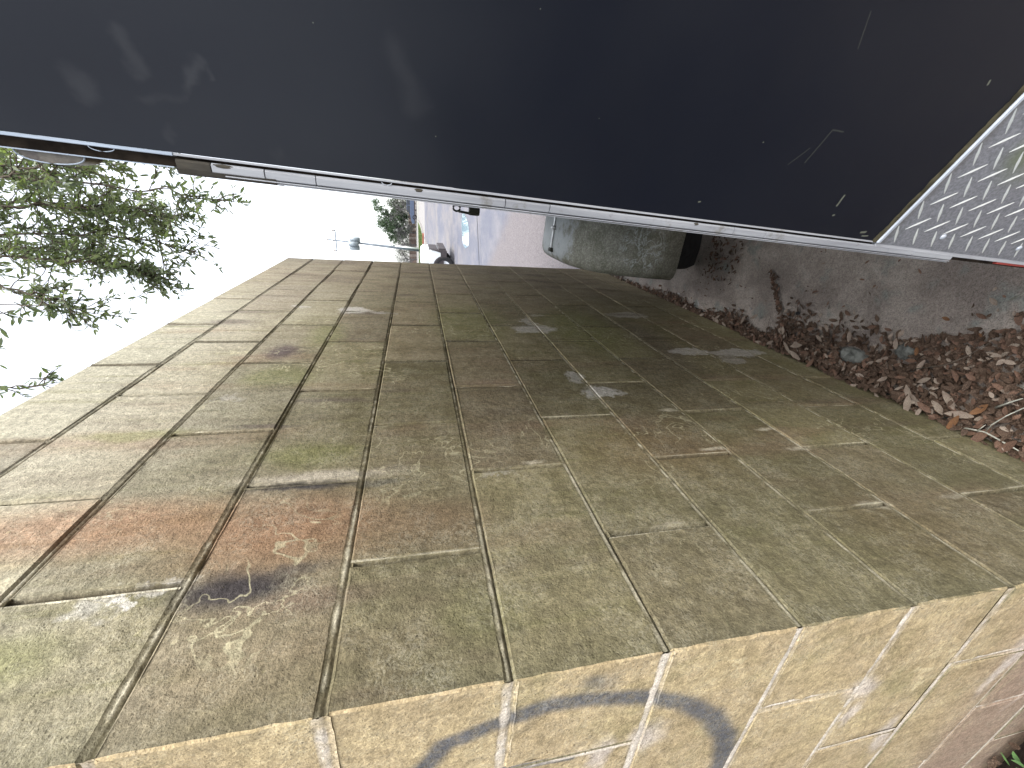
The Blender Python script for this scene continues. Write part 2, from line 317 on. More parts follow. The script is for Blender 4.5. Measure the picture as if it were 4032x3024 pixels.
M['dark_gap'] = simple('grimy dark channel', (.020, .015, .011), .9, .1, var=.5, sc=60)
def tread_mat():
    b = NB('dull tread aluminium'); P = b.obj(); n = b.noise(P, 14, 4, .6); f = b.noise(P, 260, 3, .7)
    c = b.mix(b.mr(f, .3, .7), (0.1938, 0.2052, 0.228), (0.3306, 0.342, 0.3762))
    x, y, z = b.sep(P)
    g = b.blob(b.vm('ADD', P, b.vm('MULTIPLY', b.vm('SUBTRACT', b.noise(P, 12, 3, col=True), (.5, .5, .5)), (.08, .08, .08))), (.135, -.07, .765), (.07, .2, .055), .9)
    c = b.mix(b.ma('MULTIPLY', g, .75), c, (0.1785, 0.221, 0.102))  # green reflection painted into the plate colour as a soft patch
    c = b.mix(b.ma('MULTIPLY', b.mr(z, .852, .874), .6), c, (.13, .115, .08))
    c = b.mix(b.ma('MULTIPLY', b.mr(n, .55, .75), .35), c, (.10, .11, .09))
    return b.fin(c, b.mr(n, .3, .7, .38, .55), .5, .45, b.bump(f, .25, .001))
M['tread'] = tread_mat()
M['lug'] = simple('worn lug tops', (.62, .64, .62), .4, .5, .3, .12, 60)
M['trim'] = simple('bright cover strip', (0.468, 0.504, 0.558), .35, .5, .2, .1, 30)
M['sealant'] = simple('olive grown sealant', (0.0512, 0.0448, 0.0272), .9, .15, 0, .4, 60)
def fender_mat():
    b = NB('algae-stained fender skin'); P = b.obj(); x, y, z = b.sep(P)
    f = b.noise(P, 130, 4, .8); m = b.noise(P, 16, 5, .7)
    c = b.mix(b.mr(m, .3, .7), (0.20, 0.205, 0.16), (0.36, 0.365, 0.32))
    c = b.mix(b.mr(f, .45, .62), b.mix(.5, c, (.04, .042, .03)), c)
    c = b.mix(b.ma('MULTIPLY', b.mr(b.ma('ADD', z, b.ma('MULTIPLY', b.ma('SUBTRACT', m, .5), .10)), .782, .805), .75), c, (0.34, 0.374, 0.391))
    n = b.noise(b.vm('ADD', P, (4.2, 1, 2)), 15, 3, .7, dist=.8)
    tr = b.mr(b.ma('ABSOLUTE', b.ma('SUBTRACT', n, .5)), .030, .008)
    tr = b.ma('MULTIPLY', tr, b.blob(P, (-.13, 1.32, .52), (.13, .4, .13), .4))
    c = b.mix(b.ma('MULTIPLY', tr, .95), c, (0.374, 0.408, 0.3995))
    return b.fin(c, .6, .35, .1, b.bump(f, .3, .003))
M['fender'] = fender_mat()
M['rubber'] = simple('black rubber', (.014, .014, .015), .85, .25, 0, .3, 40, .4)
M['steel'] = simple('galvanised steel', (.30, .31, .31), .4, .5, .6, .2, 40)
M['black_iron'] = simple('black painted iron', (.030, .032, .024), .6, .4, .2, .3, 60)
M['red'] = simple('red reflector tape', (.20, .028, .022), .5, .4, 0, .15, 60)
M['lens'] = simple('dirty lamp lens', (0.096, 0.084, 0.06), .45, .5, 0, .55, 90, c2=(0.03, 0.018, 0.012))
M['bark'] = simple('oak bark', (.085, .070, .055), .95, .15, 0, .35, 30, .6)
def leaf_mat(name, cs, rough=.55, spec=.35, trans=.0, sc=4.):
    b = NB(name); P = b.pos(); n = b.noise(P, sc, 3, .6); n2 = b.noise(P, sc*17, 2, .5)
    c = b.mix(b.mr(n, .35, .65), cs[0], cs[1]); c = b.mix(b.mr(n2, .45, .65), c, cs[2])
    m = b.fin(c, rough, spec)
    if trans:
        t = b.n('ShaderNodeBsdfTranslucent'); b.l(b.mix(1.0, c, (1.3, 1.5, .7, 1), 'MULTIPLY'), t.inputs[0])
        mx = b.n('ShaderNodeMixShader'); mx.inputs[0].default_value = trans
        b.l(b.b.outputs[0], mx.inputs[1]); b.l(t.outputs[0], mx.inputs[2]); b.l(mx.outputs[0], b.out.inputs[0])
    return m
M['oak_leaf'] = leaf_mat('oak leaf', ((0.0972, 0.1215, 0.068), (0.1507, 0.1798, 0.0729), (0.0875, 0.1069, 0.0729)), trans=.3)
M['litter'] = leaf_mat('dry leaf litter', ((0.030, 0.018, 0.012), (0.060, 0.038, 0.026), (0.105, 0.072, 0.050)), .8, .2, sc=24)
M['dry_tan'] = leaf_mat('pale tan dry leaf', ((0.1955, 0.153, 0.1224), (0.255, 0.2125, 0.17), (0.153, 0.1156, 0.0884)), .8, .2, sc=30)
M['dry_brown'] = leaf_mat('reddish brown dry leaf', ((0.108, 0.063, 0.0432), (0.081, 0.0486, 0.036), (0.153, 0.0936, 0.063)), .8, .2, sc=30)
M['dry_orange'] = leaf_mat('orange dry leaf', ((0.162, 0.0778, 0.0378), (0.1296, 0.067, 0.0346), (0.1944, 0.1026, 0.0486)), .8, .2, sc=30)
M['twig'] = simple('bleached twig', (0.289, 0.289, 0.2465), .9, .2, 0, .3, 60)
M['weed'] = leaf_mat('weed leaf', ((.08, .16, .05), (.10, .20, .06), (.07, .12, .05)), .6, .3, .2, sc=20)
M['rock'] = simple('lichened stone', (0.1054, 0.1091, 0.0992), .95, .2, 0, .5, 30, .8, 90)
M['debris'] = simple('small pale fragment', (.28, .27, .26), .8, .3)
M['grass'] = leaf_mat('grass', ((.05, .075, .02), (.07, .095, .025), (.04, .06, .02)), .8, .2, sc=3)
M['grass_sheet'] = simple('turf', (.060, .088, .025), .95, .1, 0, .3, 3)
M['kerb'] = simple('kerb concrete', (.20, .19, .18), .85, .2)
M['red_paint'] = simple('red kerb paint', (.26, .075, .045), .6, .3, 0, .2, 12)
M['road'] = simple('far pale road', (.20, .20, .18), .9, .2, 0, .1, 1.2)
M['water'] = NB('shallow water').fin((.22, .30, .36), .03, .9)
M['white_paint'] = simple('white car paint', (.50, .53, .54), .3, .5, 0, .05, 3, .0)
M['blue_paint'] = simple('blue car paint', (.055, .075, .125), .3, .6, .2, .1, 3, .0)
M['glass'] = NB('dark car glass').fin((.03, .035, .045), .06, .6)
M['black_plastic'] = simple('black plastic trim', (.03, .024, .026), .6, .4, 0, .2, 20)
M['chrome'] = simple('light alloy', (.55, .56, .58), .3, .5, .6, .1, 20)
M['pole'] = simple('grey-blue utility pole', (.13, .15, .175), .8, .2, 0, .2, 2)
M['transformer'] = simple('grey transformer can', (.17, .20, .22), .5, .4, .1, .1, 4)
M['brick'] = simple('pinkish brick', (.14, .105, .09), .9, .2, 0, .2, 2)
M['brick_pale'] = simple('pale capping stone', (.21, .18, .16), .9, .2, 0, .2, 2)
M['far_leaf'] = leaf_mat('far evergreen leaf', ((.035, .058, .03), (.05, .075, .038), (.026, .045, .026)), .8, .2, .15, sc=.8)
M['far_scrub'] = leaf_mat('far grey-green scrub', ((.065, .075, .062), (.085, .087, .07), (.05, .062, .052)), .9, .1, .1, sc=.6)
M['far_bark'] = simple('grey bare branch', (.12, .115, .115), .95, .1, 0, .2, 3)
M['wire'] = simple('grey wire', (.25, .25, .28), .7, .2)
M['roof'] = simple('trailer roof sheet', (.45, .45, .45), .5, .4)

# ------------------------------------------------------------------ object helpers
def tag(o, label=None, cat=None, group=None, kind=None):
    for k, v in (('label', label), ('category', cat), ('group', group), ('kind', kind)):
        if v: o[k] = v
    return o
def empty(name, loc=(0, 0, 0), rot=(0, 0, 0)):
    o = bpy.data.objects.new(name, None); o.location = loc; o.rotation_euler = rot; o.empty_display_size = .1; COL.objects.link(o); return o
def mesh(name, V, F, mat, parent=None, smooth=False, loc=None):
    me = bpy.data.meshes.new(name); me.from_pydata([tuple(v) for v in V], [], [tuple(f) for f in F]); me.update()
    if isinstance(mat, (list, tuple)):
        for m in mat: me.materials.append(m)
    else: me.materials.append(mat)
    if smooth: me.polygons.foreach_set('use_smooth', [True]*len(me.polygons))
    o = bpy.data.objects.new(name, me); COL.objects.link(o)
    if parent: o.parent = parent
    if loc: o.location = loc
    return o
class MB:
    def __init__(s): s.V = []; s.F = []
    def add(s, V, F):
        k = len(s.V); s.V += [tuple(v) for v in V]; s.F += [tuple(i+k for i in f) for f in F]; return s
    def box(s, a, b):
        (x0, y0, z0), (x1, y1, z1) = a, b
        return s.add([(x0, y0, z0), (x1, y0, z0), (x1, y1, z0), (x0, y1, z0), (x0, y0, z1), (x1, y0, z1), (x1, y1, z1), (x0, y1, z1)],
                     [(0, 3, 2, 1), (4, 5, 6, 7), (0, 1, 5, 4), (1, 2, 6, 5), (2, 3, 7, 6), (3, 0, 4, 7)])
    def tube(s, pts, rad, n=8, cap=True):
        pts = [Vector(p) for p in pts]; k = len(pts)
        if not hasattr(rad, '__len__'): rad = [rad]*k
        V = []; F = []; ref = None
        for i, p in enumerate(pts):
            d = (pts[min(i+1, k-1)]-pts[max(i-1, 0)]).normalized()
            if ref is None: ref = Vector((0, 0, 1)) if abs(d.z) < .9 else Vector((1, 0, 0))
            a = d.cross(ref).normalized(); c = d.cross(a).normalized(); ref = c*-1 if False else ref
            for j in range(n):
                t = 2*math.pi*j/n; V.append(p+(a*math.cos(t)+c*math.sin(t))*rad[i])
        for i in range(k-1):
            for j in range(n):
                F.append((i*n+j, i*n+(j+1) % n, (i+1)*n+(j+1) % n, (i+1)*n+j))
        if cap: F.append(tuple(range(n))[::-1]); F.append(tuple((k-1)*n+j for j in range(n)))
        return s.add(V, F)
    def prism(s, poly, axis, a, b):
        """poly: 2-D points in the plane across `axis`, extruded a..b"""
        n = len(poly)
        def P(q, t): return {'x': (t, q[0], q[1]), 'y': (q[0], t, q[1]), 'z': (q[0], q[1], t)}[axis]
        V = [P(q, a) for q in poly]+[P(q, b) for q in poly]
        F = [tuple(range(n)), tuple(range(2*n-1, n-1, -1))]+[(i, i+n, (i+1) % n+n, (i+1) % n) for i in range(n)]
        return s.add(V, F)
    def build(s, name, mat, parent=None, smooth=False, bevel=0):
        o = mesh(name, s.V, s.F, mat, parent, smooth)
        bm = bmesh.new(); bm.from_mesh(o.data); bmesh.ops.recalc_face_normals(bm, faces=bm.faces)
        if bevel: bmesh.ops.bevel(bm, geom=list(bm.edges), offset=bevel, segments=1, affect='EDGES', clamp_overlap=True)
        bm.to_mesh(o.data); bm.free(); return o

# ------------------------------------------------------------------ ground and paving
GRADE = .0223
def gz(x, y):
    d = y+.28; z = 0 if d < 16 else GRADE*(d-16)
    if y < .6 and x < .0:                                   # soil banked against the outer face
        z += .11*max(0, min(1, (-x-.05)/.4))*max(0, min(1, (.0-y)/.02 if y > -.02 else 1))
    return z
xs = sorted(set(list(np.round(np.arange(-1.2, 1.4, .04), 3))+[-300, -120, -60, -30, -15, -8, -4, -2.5, -1.8]+[1.8, 2.5, 4, 8, 15, 30, 60, 120, 300]))
ys = sorted(set(list(np.round(np.arange(-1.2, 3.2, .04), 3))+[-200, -80, -30, -12, -6, -3, -2]+[4, 5, 6, 8, 11, 15.72, 20, 30, 45, 60, 90, 140, 250, 500]))
V = []; F = []
for yv in ys:
    for xv in xs:
        near = abs(xv) < 1.3 and -1.3 < yv < 3.2
        h = gz(xv, yv)+(.008*mnoise.noise(Vector((xv*5, yv*5, 0)))+.003*mnoise.noise(Vector((xv*22, yv*22, 3))) if near else 0)
        V.append((xv, yv, h-.004))
nx = len(xs)
for j in range(len(ys)-1):
    for i in range(nx-1): F.append((j*nx+i, j*nx+i+1, (j+1)*nx+i+1, (j+1)*nx+i))
tag(mesh('ground', V, F, M['ground'], smooth=True), kind='structure', label='dark stained ground with soil running beside the block wall')

def sheet(name, poly, off, mat, parent=None, thick=0):
    """flat polygon (x,y) draped on the graded ground"""
    bm = bmesh.new(); vs = [bm.verts.new((x, y, gz(x, y) if y > 3.1 else 0)) for x, y in poly]; f = bm.faces.new(vs)
    if f.normal.z < 0: f.normal_flip()
    me = bpy.data.meshes.new(name)
    if thick:
        r = bmesh.ops.extrude_face_region(bm, geom=[f]); bmesh.ops.translate(bm, vec=(0, 0, thick), verts=[q for q in r['geom'] if isinstance(q, bmesh.types.BMVert)])
        bmesh.ops.recalc_face_normals(bm, faces=bm.faces)
    for v in bm.verts: v.co.z += off
    bmesh.ops.triangulate(bm, faces=bm.faces); bm.to_mesh(me); bm.free(); me.materials.append(mat)
    o = bpy.data.objects.new(name, me); COL.objects.link(o)
    if parent: o.parent = parent
    return o
pave = tag(empty('pavement', (0, 3, 0)), kind='structure', label='pale concrete lot stretching away past the end of the wall')
def jl(y0, x): return y0+.30*x         # joints run slightly askew
sp = [3.15, 10.55, 15.72, 27, 38, 43]
for a, c in zip(sp, sp[1:]):
    g0 = .03 if a != 3.15 else 0
    for x0, x1 in ((-14, -4.5), (-4.47, 4.0), (4.03, 14)):
        k0 = .62 if abs(a-10.55) < .1 else 0; k1 = .62 if abs(c-10.55) < .1 else 0
        cl = lambda x: max(-4.5, min(3, x))
        o = sheet('slab', [(x0, a+g0+k0*cl(x0)), (x1, a+g0+k0*cl(x1)), (x1, c+k1*cl(x1)), (x0, c+k1*cl(x0))], 0, M['slab'], thick=.012)
        o.parent = pave; o.matrix_parent_inverse = Matrix.Translation((0, -3, 0))
for ya, kk in ((10.60, .645), (38.1, .02)):
    o = sheet('expansion_joint', [(-3.2, ya-.03-kk*3.2+.1), (2.5, ya-.03+kk*2.5+.1), (2.5, ya+.03+kk*2.5+.1), (-3.2, ya+.03-kk*3.2+.1)] if kk > .1 else [(-12, ya-.08), (9, ya-.08), (9, ya+.08), (-12, ya+.08)], .0165, M['rubber']); o.parent = pave; o.matrix_parent_inverse = Matrix.Translation((0, -3, 0))
tag(sheet('road', [(-60, 62), (60, 62), (60, 69), (-60, 69)], .008, M['road']), kind='structure', label='pale far road crossing behind the grass island')

pud = []
for i in range(28):
    t = 2*math.pi*i/28; rx = .52 if math.cos(t) < 0 else .45
    pud.append((-.52+rx*math.cos(t)*(1+.12*math.sin(3*t)), 13.3+1.15*math.sin(t)*(1+.1*math.cos(2*t))-.45*math.cos(t)*-.6))
tag(sheet('puddle', pud, .018, M['water']), 'pale blue puddle reflecting the sky on the concrete lot', 'puddle')

# grass island with kerbs
isl = [(-3.4, 61), (-3.35, 52), (-3.7, 46.2), (-5.6, 46.8), (-8.5, 48), (-12, 61)]
g = tag(sheet('grass_island', isl, .03, M['grass_sheet'], thick=.1), 'green grass island with a red painted kerb beyond the lot', 'grass')
def kerb(name, pts, mat, label, w=.16, h=.16):
    m = MB()
    for (x0, y0), (x1, y1) in zip(pts, pts[1:]):
        d = Vector((x1-x0, y1-y0, 0)).normalized(); n = Vector((-d.y, d.x, 0))*w/2
        q = [(x0-n.x, y0-n.y), (x1-n.x, y1-n.y), (x1+n.x, y1+n.y), (x0+n.x, y0+n.y)]
        m.add([(a, b_, gz(a, b_)) for a, b_ in q]+[(a, b_, gz(a, b_)+h) for a, b_ in q], [(0, 3, 2, 1), (4, 5, 6, 7), (0, 1, 5, 4), (1, 2, 6, 5), (2, 3, 7, 6), (3, 0, 4, 7)])
    return tag(m.build(name, mat), label, 'kerb')
kerb('kerb', [(-3.3, 61), (-3.25, 52), (-3.6, 46.1)], M['kerb'], 'plain grey kerb on the right edge of the grass island')
kerb('kerb', [(-3.62, 46.0), (-5.6, 46.65), (-8.5, 47.85)], M['red_paint'], 'red painted kerb along the near edge of the grass island', .2, .15)
tag(sheet('grass_verge', [(-4.0, 40.5), (-4.9, 36.5), (-8, 38)], .02, M['grass_sheet'], thick=.08), 'small grass wedge nearer than the island, behind the white pickup', 'grass')
kerb('kerb', [(-3.7, 42.5), (-3.9, 40.4), (-4.85, 36.3)], M['kerb'], 'pale kerb edging the small grass wedge', .22, .14)
V = []; F = []
for _ in range(3000):
    x = random.uniform(-9, -3.6); y = random.uniform(47.5, 60); h = random.uniform(.05, .12); a = random.uniform(0, 6.28); k = len(V); z = gz(x, y)+.12
    V += [(x-.03*math.cos(a), y-.03*math.sin(a), z), (x+.03*math.cos(a), y+.03*math.sin(a), z), (x+random.uniform(-.04, .04), y, z+h)]; F.append((k, k+1, k+2))
tag(mesh('grass_blades', V, F, M['grass']), 'grass blades growing on the island behind the red kerb', 'grass', kind='stuff')

# ------------------------------------------------------------------ block wall
H = .2073; Z0 = 1.63; L = .4064; T = .2; G = .009
def block_mesh(w, h, t, seed, rough=False):
    """block lying along +y from its near end; face at x=0, body to -x"""
    rr = random.Random(seed); bm = bmesh.new()
    bmesh.ops.create_cube(bm, size=1)
    for v in bm.verts: v.co = Vector(((v.co.x-.5)*t, (v.co.y+.5)*w, (v.co.z+.5)*h))
    bmesh.ops.bevel(bm, geom=list(bm.edges), offset=.0028, segments=1, affect='EDGES')
    for v in bm.verts: v.co += Vector((rr.uniform(-.0006, .0006), rr.uniform(-.0011, .0011), rr.uniform(-.0011, .0011)))
    if rough:
        bmesh.ops.subdivide_edges(bm, edges=[e for e in bm.edges if e.calc_length() > .05], cuts=9, use_grid_fill=True)
        for v in bm.verts:
            v.co += Vector((mnoise.noise(v.co*60+Vector((seed, 0, 0))), mnoise.noise(v.co*60+Vector((0, seed, 0))), mnoise.noise(v.co*60+Vector((0, 0, seed)))))*.0016
    me = bpy.data.meshes.new('block'); bm.to_mesh(me); bm.free(); me.materials.append(M['block'])
    return me
bank = {}
def get_block(w, h, t, rough=False):
    if rough: return block_mesh(w-G, h-G, t, random.randint(0, 999), True)
    k = (round(w, 3), round(h, 3), round(t, 3))
    bank.setdefault(k, [block_mesh(w-G, h-G, t, i+hash(k) % 97) for i in range(4)])
    return random.choice(bank[k])
wall = tag(empty('block_wall', (0, 0, 0)), 'tall weathered concrete block wall, algae stained, with a sprayed arc on its end', 'wall')
def put_block(me, loc, rz=0):
    o = bpy.data.objects.new('block', me); COL.objects.link(o); o.parent = wall; o.location = loc; o.rotation_euler = (0, 0, rz)
WL = 3.087
heads_side = []; heads_face = []
for k in range(-8, 4):
    z = Z0+k*H; h = H if k < 3 else .176
    even = (k % 2 == 0)                       # even course: full corner block lies along the side, odd: along the face
    full_side = (k % 2 == 0)
    full_side = not full_side if False else (k in (-2, -4, -6, -8, 0, 2))
    # leg along +y
    y = 0.0 if full_side else T+.0032
    ends = []
    while y < WL-.02:
        w = min(L, WL-y); w = WL-y if WL-y-w < .06 else w
        jt = random.uniform(-.0012, .0012)
        fb = y < .01
        put_block(get_block(w+(G/2 if fb else 0), h, T-.004, fb), (jt, y+(0 if fb else G/2), z+G/2+(random.uniform(-.003, .003) if k == 3 else 0)))
        y += w
        if y < WL-.02: heads_side.append((y, z, h))
    if not full_side: heads_side.append((T, z, h))
    # leg along -x  (face at y=0, body to +y)
    x = 0.0 if not full_side else -(T+.0032)
    first = True
    while x > -3.2:
        # block extends from x-L to x; rotated so its local +y runs along -x
        fb = x > -.01; me = get_block(L+(G/2 if fb else 0), h, T-.004, fb)
        o = bpy.data.objects.new('block', me); COL.objects.link(o); o.parent = wall
        o.matrix_local = Matrix(((0, -1, 0, x-(0 if fb else G/2)), (-1, 0, 0, random.uniform(-.001, .001)), (0, 0, 1, z+G/2), (0, 0, 0, 1)))
        # mirror-free: local x (face outward at 0, body to -x) -> world -y ; local y -> -x
        x -= L
        heads_face.append((x, z, h))
    if full_side: heads_face.append((-T, z, h))
# mortar: recessed joint beds with uneven depth
mo = MB(); RG = []; CK = []
def strip(p0, p1, out, side, wid, bed, face=False):
    """joint strip from p0 to p1: cracked along one edge, ridged along the other"""
    p0 = Vector(p0); p1 = Vector(p1); n = max(2, int((p1-p0).length/.010)); V = []; F = []
    sg = random.choice((-1, 1)) if not bed else 1
    for i in range(n+1):
        p = p0.lerp(p1, i/n); a = p.x+p.y+p.z*.37
        up_ = max(0, min(1, (p.z-1.15)/.8))
        n1 = mnoise.noise(Vector((a*7, p.z*3, 1))); n2 = mnoise.noise(Vector((a*45, p.z*7, 5))); n3 = mnoise.noise(Vector((a*4, p.z*2, 7)))
        dp = (.0012+.0040*up_)*(1+.5*n1)+.0006*n2; cr = max(0, min(1, .5*up_+.35+1.3*n3+.5*n2)); crh = max(.4, min(1, .35*up_+.72+.9*n3+.4*n2+(.25 if a > 1.2 else 0)))
        if face: cr *= .12; crh *= .1; dp *= .4
        wn = wid*(1+.15*n2); off = .0011*mnoise.noise(Vector((a*17, p.z*5, 2)))
        prof_ = ((-.5, -.0002+.0011*n2, 0, 0), (-.30, dp+.0045*cr, 0, cr), (-.20, dp+.004*cr, 0, cr*.9), (-.06, dp*.8, .7, 0), (.08, dp*.4-.0004-.0009*n2, 1, 0), (.24, dp*.6, .8, .15*cr), (.5, -.0002-.0011*n2, 0, 0)) if bed else ((-.5, -.0002+.0008*n2, 0, 0), (-.30, .001+.008*crh, 0, crh), (.12, .001+.008*crh, 0, crh), (.18, .001*crh, .2, .3*crh), (.26, -.0001-.0005*n2, 1, 0), (.36, .0004, .8, 0), (.5, -.0002, 0, 0))
        if not bed and not face and p.y > .9:
            q_ = max(.75, crh)*max(.4, min(1, (p.z-.3)/.7)); prof_ = ((-.75, -.0003, 0, 0), (-.5, -.0004, 0, q_*.8), (-.2, .002, 0, q_), (.1, .002, 0, q_), (.4, -.0004, 0, q_*.8), (.55, -.0003, .2, .2*q_), (.8, -.0003, 0, 0))
        for t, e, g, c in prof_:
            V.append(p+side*(sg*wn*t+off)-out*max(-.0004, e)); RG.append(g*max(0, min(1, .6+1.2*n2+.6*n3))); CK.append(c)
    for i in range(n):
        for j in range(6): F.append((i*7+j, i*7+j+1, (i+1)*7+j+1, (i+1)*7+j))
    mo.add(V, F)
ox, oy, oz = Vector((1, 0, 0)), Vector((0, 1, 0)), Vector((0, 0, 1))
for k in range(-7, 4):
    z = Z0+k*H
    strip((0, .0015, z), (0, WL, z), ox, oz, .0165, True)
    strip((-.0015, 0, z), (-3.4, 0, z), -oy, oz, .021, True, True)
for y, z, h in heads_side: strip((0, y, z+.005), (0, y, z+h-.005), ox, oy, .0175, False)
for x, z, h in heads_face: strip((x, 0, z+.005), (x, 0, z+h-.005), -oy, ox, .020, False, True)
mob = mo.build('mortar_joints', M['mortar'], wall, True)
for nm_, L_ in (('ridge', RG), ('crack', CK)):
    at_ = mob.data.attributes.new(nm_, 'FLOAT', 'POINT'); at_.data.foreach_set('value', L_)
core = MB(); core.box((-T+.012, .012, -.02), (-.012, WL-.012, 2.40)); core.box((-3.4, .0125, -.02), (-T+.0125, T-.012, 2.401)); core.build('mortar_core', M['mortar'], wall)

# ------------------------------------------------------------------ trailer
TH = R(27.19); LEAN = R(2.4197)
TR = tag(empty('enclosed_trailer', (.45595, .2203, 0), (0, LEAN, 0)), 'dark navy enclosed trailer with wedge nose, grey corner post and tread plate guard', 'trailer')
cu, su = math.cos(TH), math.sin(TH)
def U(s, z, o=0):       # point on the near nose panel: s along it, o outward
    return (s*cu-o*su, -s*su-o*cu, z)
TOP = 2.42; BOT = .44; NL = 1.16
ap = U(NL, 0); rx = 2*ap[0]
YAW = math.tan(R(3.2))                      # body side swings away behind the post
def quad(name, pts, mat, th, nrm, parent=TR, div=1):
    nrm = Vector(nrm).normalized(); a = [Vector(p) for p in pts]; b_ = [p-nrm*th for p in a]
    m = MB(); m.add(a+b_, [(0, 1, 2, 3), (7, 6, 5, 4), (0, 4, 5, 1), (1, 5, 6, 2), (2, 6, 7, 3), (3, 7, 4, 0)]); return m.build(name, mat, parent)
on = Vector((-su, -cu, 0))
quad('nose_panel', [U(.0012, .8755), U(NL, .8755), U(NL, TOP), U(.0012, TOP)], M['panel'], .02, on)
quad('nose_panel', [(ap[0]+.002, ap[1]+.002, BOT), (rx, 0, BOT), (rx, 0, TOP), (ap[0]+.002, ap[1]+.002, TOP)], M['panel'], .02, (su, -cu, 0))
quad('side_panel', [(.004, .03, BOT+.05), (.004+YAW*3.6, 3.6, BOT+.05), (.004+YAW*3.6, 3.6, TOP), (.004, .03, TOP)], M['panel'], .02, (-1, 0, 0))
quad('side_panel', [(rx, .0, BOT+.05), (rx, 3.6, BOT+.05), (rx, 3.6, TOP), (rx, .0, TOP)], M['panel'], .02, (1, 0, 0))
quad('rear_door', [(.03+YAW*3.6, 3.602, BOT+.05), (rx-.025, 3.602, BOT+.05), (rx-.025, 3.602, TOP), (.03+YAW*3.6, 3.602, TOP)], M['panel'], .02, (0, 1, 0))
rf = MB(); rf.prism([(.01, .02), (ap[0], ap[1]+.02), (rx-.01, .02), (rx-.01, 3.6), (.01+YAW*3.6, 3.6)], 'z', TOP, TOP+.03); rf.build('roof', M['roof'], TR)
fl = MB(); fl.prism([(.03, .03), (ap[0], ap[1]+.04), (rx-.03, .03), (rx-.03, 3.58), (.03+YAW*3.6, 3.58)], 'z', BOT+.02, BOT+.08); fl.build('floor_deck', M['black_iron'], TR)
# tread plate guard
tp = quad('tread_plate', [U(-.001, BOT, .0015), U(NL, BOT, .0015), U(NL, .8695, .0015), U(-.001, .8695, .0015)], M['tread'], .02, on)
lug_me = None
def lug_mesh():
    V = []; n = 5
    prof = [(-.0155, .0005), (-.009, .0014), (0, .0021), (.009, .0014), (.0155, .0005)]
    for x, w in prof:
        V += [(x, -w, 0), (x, 0, min(.0017, w*.6)), (x, w, 0)]
    F = []
    for i in range(4):
        F += [(i*3, i*3+3, i*3+4, i*3+1), (i*3+1, i*3+4, i*3+5, i*3+2)]
    F += [(0, 1, 2), (12, 14, 13)]
    me = bpy.data.meshes.new('lug'); me.from_pydata(V, [], F); me.update(); me.materials.append(M['lug']); return me
lug_me = lug_mesh()
def place_on_nose(name, me, s, z, ang, parent, off=.0016):
    du = Vector((cu, -su, 0)); dz = Vector((0, 0, 1)); c_, s_ = math.cos(ang), math.sin(ang)
    xa = du*c_+dz*s_; ya = -du*s_+dz*c_; za = on; p = Vector(U(s, z, off))
    if xa.cross(ya).dot(za) < 0: ya = -ya
    o = bpy.data.objects.new(name, me); COL.objects.link(o); o.parent = parent
    o.matrix_local = Matrix(((xa.x, ya.x, za.x, p.x), (xa.y, ya.y, za.y, p.y), (xa.z, ya.z, za.z, p.z), (0, 0, 0, 1))); return o
cnt = 0
for i in range(-1, 11):
    for j in range(0, 12):
        for s, z, a in ((.0337+.0363*i, .8735-.0385-.0363*j, R(-50)), (.0337-.0182+.0363*i, .8735-.0205-.0363*j, R(40))):
            if .006 < s and z > BOT+.01 and z < .866: place_on_nose('lug', lug_me, s, z, a, tp); cnt += 1
bm = bmesh.new(); bmesh.ops.create_uvsphere(bm, u_segments=12, v_segments=6, radius=.0042)
for v in bm.verts: v.co.z = max(0, v.co.z)*.55
rv = bpy.data.meshes.new('rivet'); bm.to_mesh(rv); bm.free(); rv.materials.append(M['trim'])
for s, z in ((.0205, .7686), (.0189, .6031), (.02, .47)): place_on_nose('rivet', rv, s, z, 0, tp)
# bright strip and olive sealant line over the guard
def bar_on_nose(name, s0, s1, z0, z1, o0, o1, mat, parent=TR, bevel=0):
    m = MB(); P = [U(s0, z0, o0), U(s1, z0, o0), U(s1, z0, o1), U(s0, z0, o1), U(s0, z1, o0), U(s1, z1, o0), U(s1, z1, o1), U(s0, z1, o1)]
    m.add(P, [(0, 3, 2, 1), (4, 5, 6, 7), (0, 1, 5, 4), (1, 2, 6, 5), (2, 3, 7, 6), (3, 0, 4, 7)]); return m.build(name, mat, parent, bevel=bevel)
bar_on_nose('guard_trim', .0, NL, .8685, .8748, -.001, .0045, M['trim'], bevel=.0012)
# sealant: uneven bead
V = []; F = []; n = 220
for i in range(n+1):
    s = NL*i/n*.7; w = .006+.0022*mnoise.noise(Vector((s*60, 0, 0)))+.0012*mnoise.noise(Vector((s*240, 0, 0)))
    V += [U(s, .8745, .0022), U(s, .8745+w*.5, .0026), U(s, .8750+w, .0004)]
for i in range(n): F += [(i*3, i*3+3, i*3+4, i*3+1), (i*3+1, i*3+4, i*3+5, i*3+2)]
mesh('sealant_line', V, F, M['sealant'], TR, True)
# corner post (profile across x, running up z)
def vbar(name, x0, x1, y0, y1, z0, z1, mat, parent=TR, bevel=0): m = MB(); m.box((min(x0, x1), min(y0, y1), z0), (max(x0, x1), max(y0, y1), z1)); return m.build(name, mat, parent, bevel=bevel)
cp = vbar('corner_post', .0005, -.0118, .006, .03, BOT, TOP, M['dark_gap'])
vbar('post_bead', .0008, -.0014, -.0012, .008, .872, 1.7405, M['post'], cp, .0003)
vbar('post_bead', .0010, -.0020, -.0016, .008, 1.7406, TOP, M['bead'], cp, .0004)
vbar('post_lip', -.0110, -.0120, .000, .03, 1.742, TOP, M['bead'], cp)
vbar('lower_lip', -.0005, -.0075, .000, .012, BOT, .871, M['post'], cp, .0006)
